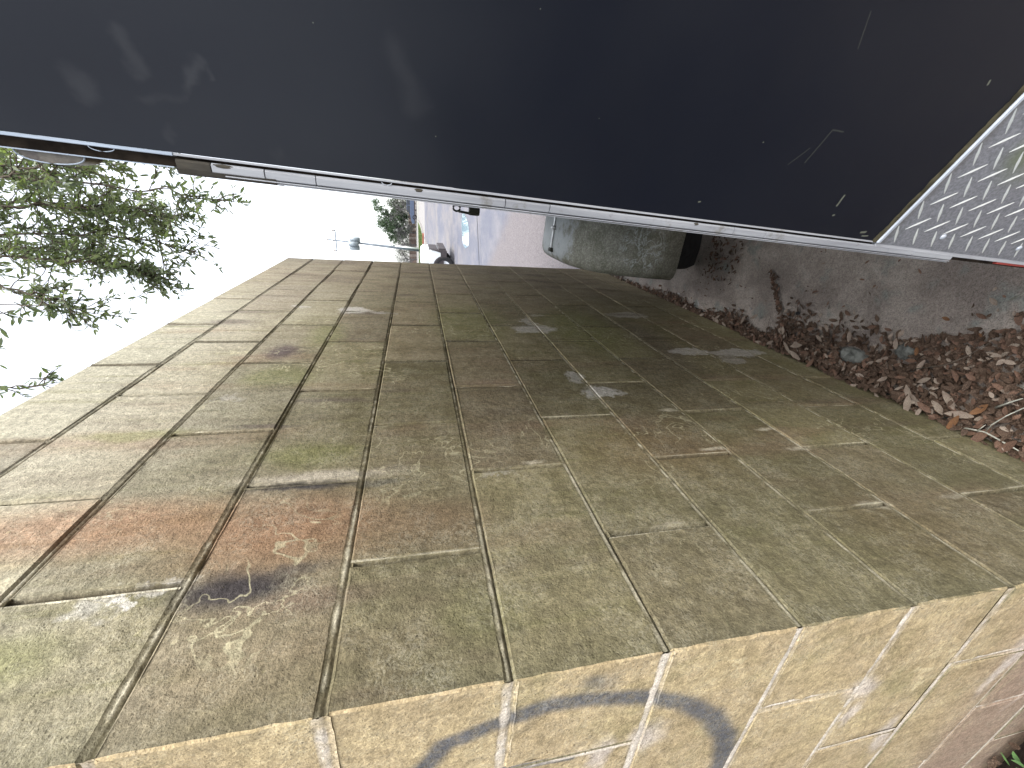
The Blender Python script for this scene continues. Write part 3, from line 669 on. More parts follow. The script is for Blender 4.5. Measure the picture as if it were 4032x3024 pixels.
# cover strips: long and short pieces with thin gaps; top one bare and rusty
zs = [1.7405, 1.7110, 1.6645, 1.6175, 1.4190, 1.3660, 1.1115, 1.0615, .8425, .7935, .7125]
prev = None
for i, (a, c_) in enumerate(zip(zs, zs[1:])):
    rust = (i == 0); short = i in (2, 4, 6, 8)
    mat = M['post_rust'] if rust else M['post']
    m = MB()
    off = -.0004 if short else 0
    poly = [(-.0038, .0010-off), (-.0060, -.0006-off), (-.0122, .0012-off), (-.0132, .0040), (-.0132, .010), (-.0038, .010)]
    m.prism(poly, 'z', c_+.0005, a-.0005); o = m.build('cover_strip', mat, cp)
    if rust: tag(o, 'bare corroded top piece of the cover strip')
vbar('post_ridge', -.0138, -.0148, .0015, .02, .7125, 1.70, M['post'], cp)
vbar('post_ridge', -.0154, -.0166, .0040, .03, .7125, 1.741, M['post'], cp)
vbar('post_edge', -.0132, -.0160, .0075, .028, .7125, 1.741, M['post_rust'], cp)
rt_ = MB(); rt_.prism([(-.0118, .001), (-.0170, .004), (-.0178, .03), (-.0118, .03)], 'z', 1.655, 1.7412); tag(rt_.build('post_end', M['post_rust'], cp), 'brown bare end of the outer ridge')
mg = MB(); mg.box((-.0075, .0, .44), (-.0105, .02, .612)); tag(mg.build('reflector_strip', M['red'], TR, bevel=.0006), 'red strip below the corner post')
# oval marker lamp near the top
V = []; F = []; n = 20
for yy in (.004, .03):
    for i in range(n+1):
        t = math.pi*i/n; V.append((-.0118-.0085*math.sin(t)**.8, yy, 1.840+.025*math.cos(t)))
for i in range(n): F.append((i, i+1, n+1+i+1, n+1+i))
F.append(tuple(range(n+1))); lamp = mesh('marker_lamp', V, F, M['lens'], TR)
m = MB(); m.tube([(-.0118-.0088*math.sin(math.pi*i/n)**.8, .003, 1.840+.026*math.cos(math.pi*i/n)) for i in range(n+1)], .0007, 6); m.build('lamp_rim', M['bead'], lamp, True)
m = MB(); m.tube([(-.002-.0035*math.sin(math.pi*i/10), -.0005, 1.797+.010*math.cos(math.pi*i/10)) for i in range(11)], .0004, 5); m.build('clip', M['bead'], cp, True)
m = MB(); m.tube([(-.002-.0025*math.sin(math.pi*i/10), -.0005, 1.548+.005*math.cos(math.pi*i/10)) for i in range(11)], .0004, 5); m.build('clip', M['trim'], cp, True)
for z_, w_ in ((1.70, .010), (1.515, .005), (1.17, .004)):
    bm = bmesh.new(); bmesh.ops.create_icosphere(bm, subdivisions=2, radius=.002)
    for v in bm.verts: v.co = Vector((v.co.x*.9, v.co.y*.4, v.co.z*w_/.002))+v.co.normalized()*random.uniform(-.0002, .0002)
    me = bpy.data.meshes.new('rust_patch'); bm.to_mesh(me); bm.free(); me.materials.append(M['post_rust']); o = bpy.data.objects.new('rust_patch', me); COL.objects.link(o); o.parent = cp; o.location = (-.0058, .0000, z_)
# fender: sheet bent forward and down, with rounded outer shoulder
FI, FO = .012, -.262          # inner / outer x (trailer local)
Yc = 1.69; rT = .33
prof = []                     # (y,z) path of the skin centre line from front lower edge to back
R_y, R_z, zc = .44, .47, .335
for i in range(25):
    t = math.pi*i/24; y = Yc-R_y*math.copysign(abs(math.cos(t))**.62, math.cos(t)); z = zc+R_z*(math.sin(t)**.55)
    prof.append((y, z))
V = []; F = []
sh = [(FI, 0), (FO+.05, 0), (FO+.03, -.004), (FO+.013, -.014), (FO+.003, -.030), (FO, -.05), (FO, -.085)]
for (y, z) in prof:
    c = Vector((0, Yc-y, zc-.02-z)).normalized()
    for x, d in sh:
        V.append((x, y-c.y*d, z-c.z*d) if True else 0)
m_ = len(sh)
for i in range(len(prof)-1):
    for j in range(m_-1): F.append((i*m_+j, i*m_+j+1, (i+1)*m_+j+1, (i+1)*m_+j))
fen = mesh('fender', V, F, M['fender'], TR, True)
sm = fen.modifiers.new('s', 'SOLIDIFY'); sm.thickness = .004; sm.offset = -1
m = MB(); m.box((-.12, Yc-.012, .808), (.0, Yc+.004, .816)); m.box((-.222, Yc-.012, .808), (-.12, Yc+.004, .816)); fs = m.build('fender_rail', M['steel'], fen, bevel=.002)
for x in (-.105, -.215):
    m = MB(); m.tube([(x, Yc-.028, .812), (x, Yc+.014, .812)], .011, 10); m.build('bolt', M['steel'] if x > -.2 else M['black_iron'], fs, True)
# wheel
wh = empty('wheel', (0, 0, 0)); wh.parent = TR
def lathe(prof, n, cx, cy, cz):
    V = []; F = []; k = len(prof)
    for i in range(n):
        t = 2*math.pi*i/n
        for x, r in prof: V.append((cx+x, cy+r*math.cos(t), cz+r*math.sin(t)))
    for i in range(n):
        for j in range(k-1): F.append((i*k+j, i*k+j+1, ((i+1) % n)*k+j+1, ((i+1) % n)*k+j))
    return V, F
def wheel(parent, cx, cy, cz, R_, w, flip=-1, tn='tyre', rn='rim'):
    V, F = lathe([(-w/2*.8, R_*.58), (-w/2, R_*.72), (-w/2, R_*.9), (-w/2*.8, R_*.985), (0, R_), (w/2*.8, R_*.985), (w/2, R_*.9), (w/2, R_*.72), (w/2*.8, R_*.58)], 40, cx, cy, cz)
    mesh(tn, V, F, M['rubber'], parent, True)
    V, F = lathe([(flip*w*.34, R_*.60), (flip*w*.30, R_*.5), (flip*w*.12, R_*.44), (flip*w*.2, R_*.2), (flip*w*.34, R_*.14), (flip*w*.34, .001)], 24, cx, cy, cz)
    mesh(rn, V, F, M['chrome'], parent, True)
wheel(wh, -.125, Yc, rT, rT, .20)
m = MB(); m.tube([(-.1, Yc, rT), (rx+.1, Yc, rT)], .03, 10); m.build('axle', M['black_iron'], TR)
m = MB(); m.box((ap[0]-.04, ap[1]-1.0, .40), (ap[0]+.04, ap[1]+.05, .46)); m.build('tongue', M['black_iron'], TR)
m = MB(); m.tube([(ap[0], ap[1]-.8, 0), (ap[0], ap[1]-.8, .75)], .03, 10); m.build('jack', M['steel'], TR)
# latch on the side, seen past the post
la = empty('side_latch'); la.parent = TR; la.location = (-.045, 1.18, 1.335)
m = MB(); m.tube([(-.006+.011*math.cos(2*math.pi*i/14), 0, .030+.013*math.sin(2*math.pi*i/14)) for i in range(15)], .0035, 8); m.build('ring', M['black_iron'], la, True)
m = MB(); m.tube([(-.017, 0, .022), (-.020, 0, -.022)], .0045, 8); m.tube([(.004, 0, .02), (.003, 0, -.02)], .003, 8); m.build('rod', M['black_iron'], la, True)
m = MB()
m.tube([(-.012, 0, -.018), (-.012, 0, -.058)], .0, 4)
m = MB(); V = []; n = 24
for zz, k in ((-.016, .9), (-.02, 1), (-.05, 1), (-.056, .85)):
    for i in range(n): t = 2*math.pi*i/n; r = (.0155+(.0012 if i % 2 else -.0008))*k; V.append((-.010+r*math.cos(t), r*math.sin(t), zz))
F = [(i+j*n, (i+1) % n+j*n, (i+1) % n+(j+1)*n, i+(j+1)*n) for j in range(3) for i in range(n)]+[tuple(range(n)), tuple(range(4*n-1, 3*n-1, -1))]
m.add(V, F); m.build('knob', M['black_iron'], la)
m = MB(); m.box((.0, -.012, -.03), (.125, .012, .045)); m.build('bracket', M['black_iron'], la, bevel=.002)

# ------------------------------------------------------------------ leaf litter, twigs, stone
def leaf_geo(L_, W_, curl, fold, rr):
    """pointed leaf along +x, curled; 7 stations"""
    V = []; F = []; n = 5
    for i in range(n):
        t = i/(n-1); w = W_*(math.sin(math.pi*min(1, t*.94+.04))**.8)*.5; x = (t-.5)*L_; z = curl*L_*((t-.5)**2)*2
        V += [(x, -w, z+fold*w), (x, 0, z), (x, w, z+fold*w)]
    for i in range(n-1): F += [(i*3, i*3+3, i*3+4, i*3+1), (i*3+1, i*3+4, i*3+5, i*3+2)]
    return V, F
def scatter(mb, p, L_, W_, rr, tilt=.5, up0=.006):
    V, F = leaf_geo(L_, W_, rr.uniform(-.3, .45), rr.uniform(-.1, .5), rr)
    Mx = Matrix.Rotation(rr.uniform(0, 6.28), 3, 'Z') @ Matrix.Rotation(rr.uniform(-tilt, tilt), 3, 'X') @ Matrix.Rotation(rr.uniform(-tilt, tilt), 3, 'Y')
    P = Vector(p)+Vector((0, 0, up0)); mb.add([Mx @ Vector(v)+P for v in V], F)
rr = random.Random(3)
def pile_w(y):      # width of the drift measured from the wall foot
    if y > 2.9: return .03
    if y > 1.6: return .028+.015*math.sin(y*7)
    if y > 1.15: return .05+.02*math.sin(y*19)
    if y > .95: return .13
    if y > .72: return .15
    return .17+.45*(.72-y)
piles = [MB(), MB(), MB()]
n = 0
while n < 8200:
    y = rr.triangular(-1.0, 3.0, .2); w = pile_w(y)
    x = abs(rr.gauss(0, .55))*w*1.0 if y > .72 else rr.uniform(0, w)*(1 if rr.random() < .93 else 1.25)
    if y < 0: x = rr.uniform(-.5, .45)
    if y < -.02 and False: continue
    if x < .004 and y > 0: continue
    dep = max(0, 1-x/(w+.02))*(.050 if y < 1.3 else .018)
    if y > 2 and rr.random() < .6: n += 1; continue
    # keep the two bare spots beside the stone
    if (x-.09)**2/.03**2+(y-.80)**2/.05**2 < 1 or (x-.15)**2/.03**2+(y-.66)**2/.04**2 < 1: n += 1; continue
    s = rr.uniform(.6, 1.15)
    scatter(piles[0 if rr.random() < .70 else (1 if rr.random() < .68 else 2)], (x, y, gz(x, y)+rr.uniform(0, dep)), (.025 if rr.random() < .75 else .034)*s, .0125*s, rr); n += 1
# a line of leaves lodged in the pavement seam
for _ in range(170):
    t = rr.random(); x = .02+.28*t; y = 1.07+.20*t+rr.gauss(0, .010); scatter(piles[rr.choice((0, 0, 1))], (x, y, rr.uniform(0, .008)), rr.uniform(.012, .022), .009, rr)
for _ in range(120):
    scatter(piles[rr.choice((0, 1))], (rr.uniform(.2, .42), 1.62+rr.uniform(-.14, .1), rr.uniform(0, .01)), rr.uniform(.015, .028), .009, rr)
for _ in range(130): scatter(piles[rr.choice((0, 1, 2))], (rr.uniform(.03, .45), rr.uniform(.3, 2.6), .001), rr.uniform(.008, .02), .006, rr)
for mb, mt, lb in zip(piles, ('litter', 'dry_brown', 'dry_tan'), ('dark brown broken leaf litter drifted along the foot of the wall', 'reddish brown leaves mixed through the drift at the wall foot', 'pale tan leaf pieces mixed through the drift at the wall foot')):
    tag(mb.build('leaf_litter', M[mt], None, True), lb, 'leaf litter', kind='stuff')
# the larger whole leaves one can pick out
big = [  # x, y, length, width, heading, material
 (.035, 1.035, .060, .016, .9, 'dry_tan'), (.055, 1.00, .062, .019, 2.0, 'dry_tan'), (.020, .985, .066, .021, 1.35, 'dry_tan'),
 (.10, 1.26, .050, .017, 2.2, 'dry_tan'), (.15, .83, .040, .016, .3, 'dry_tan'),
 (.020, .560, .062, .020, .2, 'dry_tan'), (.050, .575, .055, .018, .45, 'dry_tan'), (.030, .520, .045, .017, 1.2, 'dry_brown'), (.045, .490, .052, .020, 1.1, 'dry_tan'),
 (.075, .480, .058, .021, .8, 'dry_tan'), (.050, .440, .060, .022, 1.9, 'dry_tan'), (.080, .410, .056, .018, 2.6, 'dry_orange'), (.022, .440, .060, .018, 2.9, 'dry_orange'),
 (.018, .375, .070, .020, 2.8, 'dry_brown'), (.020, .320, .062, .019, 2.7, 'dry_brown'), (.10, .560, .042, .015, 2.3, 'dry_tan'), (.24, .385, .040, .015, 2.9, 'dry_tan'),
 (.17, .62, .026, .016, .3, 'dry_orange'), (.25, .505, .030, .017, .4, 'dry_orange'), (.205, .53, .026, .015, 1.2, 'dry_orange'), (.32, .455, .034, .016, .5, 'dry_brown'),
 (.30, .43, .034, .016, .9, 'dry_brown'), (.14, .62, .034, .014, 1.9, 'dry_brown'), (.06, .66, .034, .013, 2.4, 'dry_tan'), (.02, .22, .050, .02, .4, 'dry_tan'),
 (.012, 1.44, .048, .014, 1.4, 'dry_tan'), (.030, 1.50, .042, .012, 2.3, 'dry_tan'), (.010, 1.62, .045, .015, 2.0, 'dry_tan'), (.045, 1.60, .040, .011, 1.2, 'dry_tan'),
 (.060, 1.67, .042, .010, .8, 'debris'), (.016, 1.78, .045, .014, 2.5, 'dry_tan'), (.070, 1.86, .040, .010, 1.6, 'debris'), (.065, 1.33, .045, .015, 2.8, 'dry_tan'),
 (.012, 1.20, .050, .016, .5, 'dry_brown'), (.025, 1.12, .048, .015, 2.2, 'dry_tan'), (.09, 1.09, .036, .014, .6, 'dry_tan'), (.11, .93, .034, .016, 1.0, 'dry_tan'),
 (.13, .98, .032, .015, 2.0, 'dry_brown'), (.012, .91, .045, .015, 2.7, 'dry_brown'), (.20, .78, .030, .013, 2.0, 'dry_brown'), (.35, .52, .028, .013, 1.0, 'dry_tan'), (.28, .60, .022, .012, 1.5, 'dry_orange')]
cols = {'dry_tan': 'pale tan whole leaf lying on the drift at the wall foot', 'dry_brown': 'reddish brown whole leaf lying on the drift at the wall foot', 'dry_orange': 'orange whole leaf lying on the brown leaf drift', 'debris': 'whitish narrow leaf on bare ground near the fender'}
for i, (x, y, l_, w_, a, mt) in enumerate(big):
    V, F = leaf_geo(l_, w_, rr.uniform(.0, .25), rr.uniform(.1, .3), rr)
    o = mesh('dry_leaf', V, F, M[mt], None, True); o.location = (x, y, gz(x, y)+.050*(max(0, 1-x/.25) if y < 1.3 else .4)+.006)
    o.rotation_euler = (rr.uniform(-.25, .25), rr.uniform(-.2, .2), a)
    special = {0: 'pale pointed leaf, leftmost of the three fanned where the leaf seam meets the wall', 1: 'pale broad leaf, middle one of the three fanned where the leaf seam meets the wall', 2: 'pale leaf lying along the wall foot, nearest the wall of the three by the seam',
               3: 'lone pale leaf on bare ground beside the wall, past the seam of leaves', 16: 'lone pale leaf at the outer edge of the big leaf drift', 11: 'orange leaf at the end of the pale leaf fan near the forked twig', 12: 'orange-brown leaf pressed against the wall foot by the forked twig',
               9: 'large lilac-tan leaf standing out on top of the big drift', 10: 'large pale leaf beside the lilac-tan one in the big drift', 17: 'small orange leaf next to the flat grey stone', 15: 'pale narrow leaf at the outer side of the big drift by the straight twig',
               13: 'long reddish brown leaf lying along the wall foot', 14: 'reddish brown leaf beside the forked bleached twig at the wall', 20: 'brown leaf on the outer rim of the drift under the trailer corner', 29: 'whitish narrow leaf on bare ground near the fender', 31: 'whitish narrow leaf directly below the fender edge'}
    if i in special: lb_, gp_ = special[i], None
    elif mt == 'dry_tan': lb_, gp_ = (('pale small leaf at the wall foot between the seam and the wall end', 'pale leaves far along the wall foot') if y > 1.15 else (('pale leaf in the narrow part of the drift near the grey stone', 'pale leaves near the stone') if y > .62 else ('pale leaf in the cluster at the wall foot inside the big drift', 'pale leaf cluster in the big drift')))
    else: lb_, gp_ = cols[mt], {'dry_brown': 'brown whole leaves at the wall foot', 'dry_orange': 'orange whole leaves', 'debris': 'whitish leaves'}[mt]
    tag(o, lb_, 'leaf', group=gp_)
def twig(pts, r, label, mat='twig', branches=()):
    m = MB(); m.tube(pts, [r*(1-.6*i/(len(pts)-1)) for i in range(len(pts))], 6)
    for b_ in branches: m.tube(b_, [r*.6, r*.3] if len(b_) == 2 else r*.5, 5)
    tag(m.build('twig', M[mat], None, True), label, 'twig')
twig([(.02, .42, .05), (.035, .37, .055), (.025, .31, .05), (.015, .26, .045), (.02, .23, .04)], .0026, 'forked bleached twig lying against the wall foot', branches=[[(.035, .37, .055), (.065, .36, .07), (.10, .345, .07), (.13, .33, .06)], [(.03, .385, .055), (.055, .375, .06)]])
twig([(.12, .60, .03), (.16, .535, .03), (.20, .50, .03), (.25, .47, .03)], .0018, 'thin straight brown twig crossing the leaf drift', 'bark')
twig([(.36, .49, .01), (.40, .455, .012), (.43, .44, .012), (.46, .425, .01)], .0022, 'pale twig reaching out of the drift over bare ground', branches=[[(.40, .455, .012), (.41, .49, .008)]])
twig([(.47, .54, .004), (.50, .50, .006), (.54, .47, .004)], .0016, 'thin white curved twig on bare pavement under the trailer')
twig([(.10, .385, .04), (.125, .365, .05), (.145, .35, .04)], .0030, 'short thick pale twig standing out of the leaves')
twig([(.03, 1.12, .03), (.10, 1.13, .02), (.16, 1.15, .01)], .0016, 'brown stem lying beside the seam of leaves', 'bark')
twig([(.03, 1.17, .03), (.12, 1.20, .012)], .0014, 'second brown stem lying toward the wall by the seam', 'bark')
def rock(name, loc, sx, sy, sz, mat, label, cat, seed=1):
    bm = bmesh.new(); bmesh.ops.create_icosphere(bm, subdivisions=3, radius=1)
    for v in bm.verts:
        d = 1+.28*mnoise.noise(v.co*1.6+Vector((seed, 0, 0)))+.12*mnoise.noise(v.co*5+Vector((seed, 3, 0))); v.co = Vector((v.co.x*sx*d, v.co.y*sy*d, v.co.z*sz*d))
    me = bpy.data.meshes.new(name); bm.to_mesh(me); bm.free(); me.materials.append(mat); o = bpy.data.objects.new(name, me); COL.objects.link(o); o.location = loc
    return tag(o, label, cat)
rock('stone', (.072, .80, .004), .040, .055, .018, M['rock'], 'grey lichen covered stone half buried in the leaf drift', 'stone')
rock('stone', (.155, .665, .004), .024, .028, .007, M['rock'], 'flat grey stone in a bare gap of the leaf drift', 'stone', 5)
rock('pebble', (.29, 1.285, .006), .0045, .0045, .004, M['debris'], 'small white pebble at the end of the leaf seam', 'pebble', 2)
rock('acorn', (.165, 1.08, .006), .008, .007, .006, M['rubber'], 'small dark round acorn on the bare pavement', 'acorn', 3)
for i, (x, y) in enumerate(((.10, 1.40), (.085, 1.47), (.12, 1.33), (.06, 1.55), (.03, 2.0), (.09, 1.95))):
    o = rock('pebble', (x, y, .004), .004, .005, .003, M['debris'], 'tiny pale fragment scattered on the ground near the fender', 'pebble', i+7); o['group'] = 'tiny pale fragments'
# soil lip crumbs along the wall foot
V = []; mb = MB()
for _ in range(900):
    y = rr.uniform(0, 3.0); x = abs(rr.gauss(0, .010))+.002; s = rr.uniform(.001, .0035); mb.box((x-s, y-s, -.002), (x+s, y+s, s*1.4))
tag(mb.build('grit', M['rock']), 'grey grit and crumbs along the joint of wall and ground', 'grit', kind='stuff')
# weeds on the soil at the outer face
for wi, (wx, wy, lab) in enumerate(((-.56, -.09, 'small green weed in the soil close to the block wall end'), (-.47, -.13, 'bright green seedling farther from the wall end face'), (-.68, -.07, 'low green weed touching the wall end face'))):
    e_ = tag(empty('weed', (wx, wy, .105)), lab, 'weed')
    m = MB()
    for _ in range(6): a = rr.uniform(0, 6.28); m.tube([(0, 0, 0), (.02*math.cos(a), .02*math.sin(a), .03), (.04*math.cos(a), .04*math.sin(a), .035)], .0009, 4)
    m.build('stem', M['weed'], e_)
    m = MB()
    for _ in range(26): scatter(m, (rr.uniform(-.045, .045), rr.uniform(-.045, .045), rr.uniform(.004, .045)), .026, .013, rr, .6, 0)
    m.build('leaf_cluster', M['weed'], e_, True)
mb = MB()
for _ in range(600): scatter(mb, (rr.uniform(-1.1, -.15), rr.uniform(-.5, -.01), .1*max(0, min(1, 1))), rr.uniform(.02, .04), .013, rr)
tag(mb.build('leaf_litter', M['litter'], None, True), 'dark leaf litter on the soil below the sprayed wall end', 'leaf litter', kind='stuff')

# ------------------------------------------------------------------ oak overhead
oak = tag(empty('oak_tree', (-1.9, -2.6, 0)), 'live oak with leafy boughs hanging over the top of the wall and trailer', 'tree')
OK = Vector((1.9, 2.6, 0))
def ok(p): return Vector(p)+OK
m = MB(); m.tube([ok((-1.9, -2.6, -.1)), ok((-1.85, -2.5, 1.5)), ok((-1.7, -2.2, 3.0)), ok((-1.3, -1.2, 4.6)), ok((-.6, .4, 5.5)), ok((.0, 1.8, 5.6))], [.26, .21, .18, .12, .07, .04], 12); m.build('trunk', M['bark'], oak, True)
rr = random.Random(11)
LV = []; LF = []; nleaf = 0; singles = []
bm_b = MB()
def leafq(p, d, L_, store):
    d = d.normalized(); side = d.cross(Vector((rr.gauss(0, 1), rr.gauss(0, 1), rr.gauss(0, 1)))).normalized(); nn = d.cross(side)
    W_ = L_*rr.uniform(.26, .38); V = []
    for t, w in ((0, .12), (.3, .9), (.7, .85), (1, .1)):
        c = p+d*(L_*t)+nn*(L_*.14*t*t)
        V += [c-side*w*W_/2, c+side*w*W_/2+nn*.0]
    F = [(0, 2, 3, 1), (2, 4, 5, 3), (4, 6, 7, 5)]
    store.append((V, F))
leafs = []
def twigleaf(p0, d, ln, nl, sparse=False):
    pts = [Vector(p0)]; dd = d.normalized()
    for i in range(4):
        dd = (dd+Vector((rr.gauss(0, .16), rr.gauss(0, .16), rr.gauss(0, .16)-.04))).normalized(); pts.append(pts[-1]+dd*ln/4)
    bm_b.tube(pts, [.0032, .0027, .0022, .0016, .0009], 4, False)
    for i in range(nl):
        t = rr.uniform(.15, 1)*4; k = min(3, int(t)); p = pts[k].lerp(pts[k+1], t-k)
        ld = (dd*rr.uniform(.3, 1.0)+Vector((rr.gauss(0, .7), rr.gauss(0, .7), rr.gauss(0, .6)-.15)))
        leafq(p, ld, rr.uniform(.030, .056), leafs)
    return pts
def bough(pts, r0, ntw, spread, nl, tlen=.22):
    pts = [ok(p) for p in pts]; k = len(pts)
    fine = []
    for i in range(k-1):
        for s in range(5):
            q = pts[i].lerp(pts[i+1], s/5); fine.append(q+Vector((rr.gauss(0, .012), rr.gauss(0, .012), rr.gauss(0, .012))))
    fine.append(pts[-1]); n = len(fine)
    bm_b.tube(fine, [r0*(1-.85*i/(n-1))+.0015 for i in range(n)], 6, False)
    for j in range(ntw):
        t = (rr.random()**.8)*(n-2)+.6; i = min(n-2, int(t)); p = fine[i].lerp(fine[i+1], t-i); d0 = (fine[i+1]-fine[i]).normalized()
        d = (d0*.8+Vector((rr.gauss(0, spread), rr.gauss(0, spread*.6), rr.gauss(0, spread)))).normalized()
        pp = twigleaf(p, d, tlen*rr.uniform(.6, 1.4), nl)
        if rr.random() < .6:
            d2 = (d+Vector((rr.gauss(0, .7), rr.gauss(0, .5), rr.gauss(0, .7)))).normalized(); twigleaf(pp[2], d2, tlen*.6, nl//2)
    twigleaf(fine[-1]-(fine[-1]-fine[-2])*2, fine[-1]-fine[-2], .12, 10)
A0_ = [(.2, 2.6, 5.3)]
boughs = [
 ([(.25, 2.9, 4.6), (.42, 2.95, 3.8), (.40, 2.95, 3.2), (.36, 2.92, 2.72)], .012, 26, .55, 11),
 ([(.25, 2.9, 4.6), (.52, 3.0, 3.7), (.60, 3.05, 3.3), (.56, 3.1, 3.0)], .010, 18, .5, 10),
 ([(.1, 3.0, 4.7), (.25, 3.1, 3.9), (.28, 3.15, 3.5), (.22, 3.2, 3.1)], .012, 34, .6, 12),
 ([(.0, 3.0, 4.6), (.08, 3.1, 3.9), (.10, 3.15, 3.5), (.0, 3.12, 2.98)], .012, 28, .55, 10),
 ([(-.05, 2.9, 4.5), (-.05, 3.0, 3.9), (-.08, 3.05, 3.5), (-.17, 3.02, 3.18)], .012, 40, .6, 12),
 ([(.3, 2.8, 4.5), (.4, 2.85, 3.9), (.5, 2.8, 3.5), (.55, 2.9, 3.25)], .010, 26, .55, 11),
 ([(-.1, 2.7, 4.5), (-.15, 2.75, 4.0), (-.22, 2.7, 3.7), (-.32, 2.72, 3.52)], .009, 20, .5, 9),
 ([(-.2, 2.6, 4.5), (-.2, 2.6, 4.0), (-.25, 2.55, 3.7)], .007, 10, .4, 7),
 ([(-.4, 2.2, 4.6), (-.5, 2.3, 4.0), (-.62, 2.25, 3.66), (-.60, 2.3, 3.50)], .006, 9, .22, 6),
 ([(-.2, 2.1, 4.3), (-.32, 2.1, 3.8), (-.37, 2.12, 3.56)], .004, 2, .15, 4),
 ([(.2, 3.4, 5.0), (.25, 3.5, 4.2), (.22, 3.5, 3.7), (.2, 3.5, 3.4)], .012, 36, .6, 12),
 ([(-.1, 3.4, 5.0), (-.05, 3.5, 4.2), (-.1, 3.5, 3.8)], .012, 34, .6, 12),
 ([(.4, 3.3, 5.0), (.45, 3.4, 4.3), (.5, 3.4, 3.8)], .012, 34, .6, 12),
]
for p, r0, nt_, spd, nl in boughs: bough(p, r0*.7, int(nt_*(2.4 if nt_ > 15 else 1.4)), spd*1.05, nl, .19)
for _ in range(7):   # upper crown, beyond the frame but shading the lane
    a = (rr.uniform(-2.2, .7), rr.uniform(-3.4, -1.0), rr.uniform(4.2, 5.6)); bough([ok(a)-OK, (a[0]+rr.uniform(-.8, .8), a[1]+rr.uniform(-.8, .8), a[2]-.2), (a[0]+rr.uniform(-1, 1), a[1]+rr.uniform(-1, 1), a[2]-.1)], .02, 30, .8, 11, .35)
for a, c_ in (((-1.3, -1.2, 4.6), (-.9, .8, 5.2)), ((-.6, .4, 5.5), (.3, 2.0, 5.3)), ((.0, 1.8, 5.6), (.2, 3.0, 4.9)), ((-.6, .4, 5.5), (-.3, 2.4, 4.9))):
    bm_b.tube([ok(a), (ok(a)+ok(c_))/2+Vector((0, 0, .15)), ok(c_)], [.06, .04, .02], 8, False)
bm_b.build('branches', M['bark'], oak, True)['kind'] = 'stuff'
# the leaves hanging lowest (largest in view) singly, the rest as one mass
order = sorted(range(len(leafs)), key=lambda i: leafs[i][0][0].z)
single = set(order[:260])
mb = MB()
for i, (V, F) in enumerate(leafs):
    if i in single:
        c = sum((Vector(v) for v in V), Vector())/8
        mesh('leaf', [v-c for v in V], F, M['oak_leaf'], oak, False, c)
    else: mb.add(V, F)
o = mesh('foliage', mb.V, mb.F, M['oak_leaf'], oak); o['kind'] = 'stuff'

# ------------------------------------------------------------------ far things
def car(name, loc, rz, paint, prof_low, prof_top, width, wheels, wr, label, cat='car'):
    """side profile in (x,z), front toward +x"""
    e_ = tag(empty(name, loc, (0, 0, rz)), label, cat); m = MB(); m.prism(prof_low, 'y', -width/2, width/2); m.build('body', paint, e_, bevel=.02)
    m = MB(); m.prism(prof_top, 'y', -width/2+.09, width/2-.09); m.build('cabin', paint, e_, bevel=.02)
    (a, b_), zb, zt = (min(p[0] for p in prof_top), max(p[0] for p in prof_top)), min(p[1] for p in prof_top), max(p[1] for p in prof_top)
    for sgn in (-1, 1):
        mid = (a+b_)/2; y = sgn*(width/2-.083)
        for x0, x1, x2, x3 in ((a+.18, mid-.05, mid-.05, a+.42), (mid+.03, b_-.25, b_-.55, mid+.03)):
            m = MB(); V = [(x0, y, zb+.05), (x1, y, zb+.05), (x2, y, zt-.07), (x3, y, zt-.07)]; m.add(V+[(v[0], v[1]-sgn*.01, v[2]) for v in V], [(0, 1, 2, 3), (7, 6, 5, 4), (0, 4, 5, 1), (1, 5, 6, 2), (2, 6, 7, 3), (3, 7, 4, 0)]); m.build('side_window', M['glass'], e_)
    for wx in wheels:
        for sgn in (-1, 1):
            w_ = empty('wheel'); w_.parent = e_; w_.location = (wx, sgn*(width/2-.09), wr); w_.rotation_euler = (0, 0, R(-90) if sgn < 0 else R(90))
            wheel(w_, 0, 0, 0, wr, .22, 1 if True else -1)
    return e_
# white pickup: nose just past the wall end, facing right
pk = car('pickup_truck', (-3.52, 17.6, .035), 0, M['white_paint'],
         [(-2.4, .45), (-2.4, 1.15), (-.1, 1.18), (.6, 1.22), (1.5, 1.32), (1.86, 1.28), (1.93, 1.05), (1.93, .62), (1.75, .42), (-1, .40)],
         [(-.9, 1.15), (-.8, 1.85), (.35, 1.88), (1.0, 1.24)], 1.95, (-1.5, 1.32), .40, 'white pickup truck whose front end shows beyond the far wall corner', 'pickup truck')
m = MB(); m.box((1.925, -.95, .34), (2.02, .95, .62)); m.box((1.55, -.985, .30), (1.95, -.955, .55)); m.build('bumper', M['black_plastic'], pk, bevel=.02)
m = MB(); m.prism([(1.80, .36), (1.95, .5), (1.955, .92), (1.92, .75)], 'y', -.988, -.5); m.box((1.93, -.75, .66), (1.965, .75, .98)); m.build('grille', M['black_plastic'], pk)
m = MB(); m.prism([(.80+.42*math.cos(t)+.52, .42+.42*math.sin(t)) for t in [math.pi*i/12 for i in range(13)]], 'y', -.982, -.9); m.build('wheel_arch', M['black_plastic'], pk)
for y in (-.78, .78):
    m = MB(); m.box((1.84, y-.17, 1.06), (1.945, y+.17, 1.2)); m.build('headlight', M['chrome'], pk, bevel=.02)
m = MB(); m.box((.98, -1.30, 1.36), (1.12, -1.08, 1.80)); m.tube([(1.02, -.98, 1.45), (1.04, -1.15, 1.5)], .03, 6); mi = m.build('side_mirror', M['white_paint'], pk, bevel=.02)
m = MB(); m.box((1.121, -1.29, 1.38), (1.17, -1.10, 1.60)); m.build('mirror_glass', M['black_plastic'], mi)
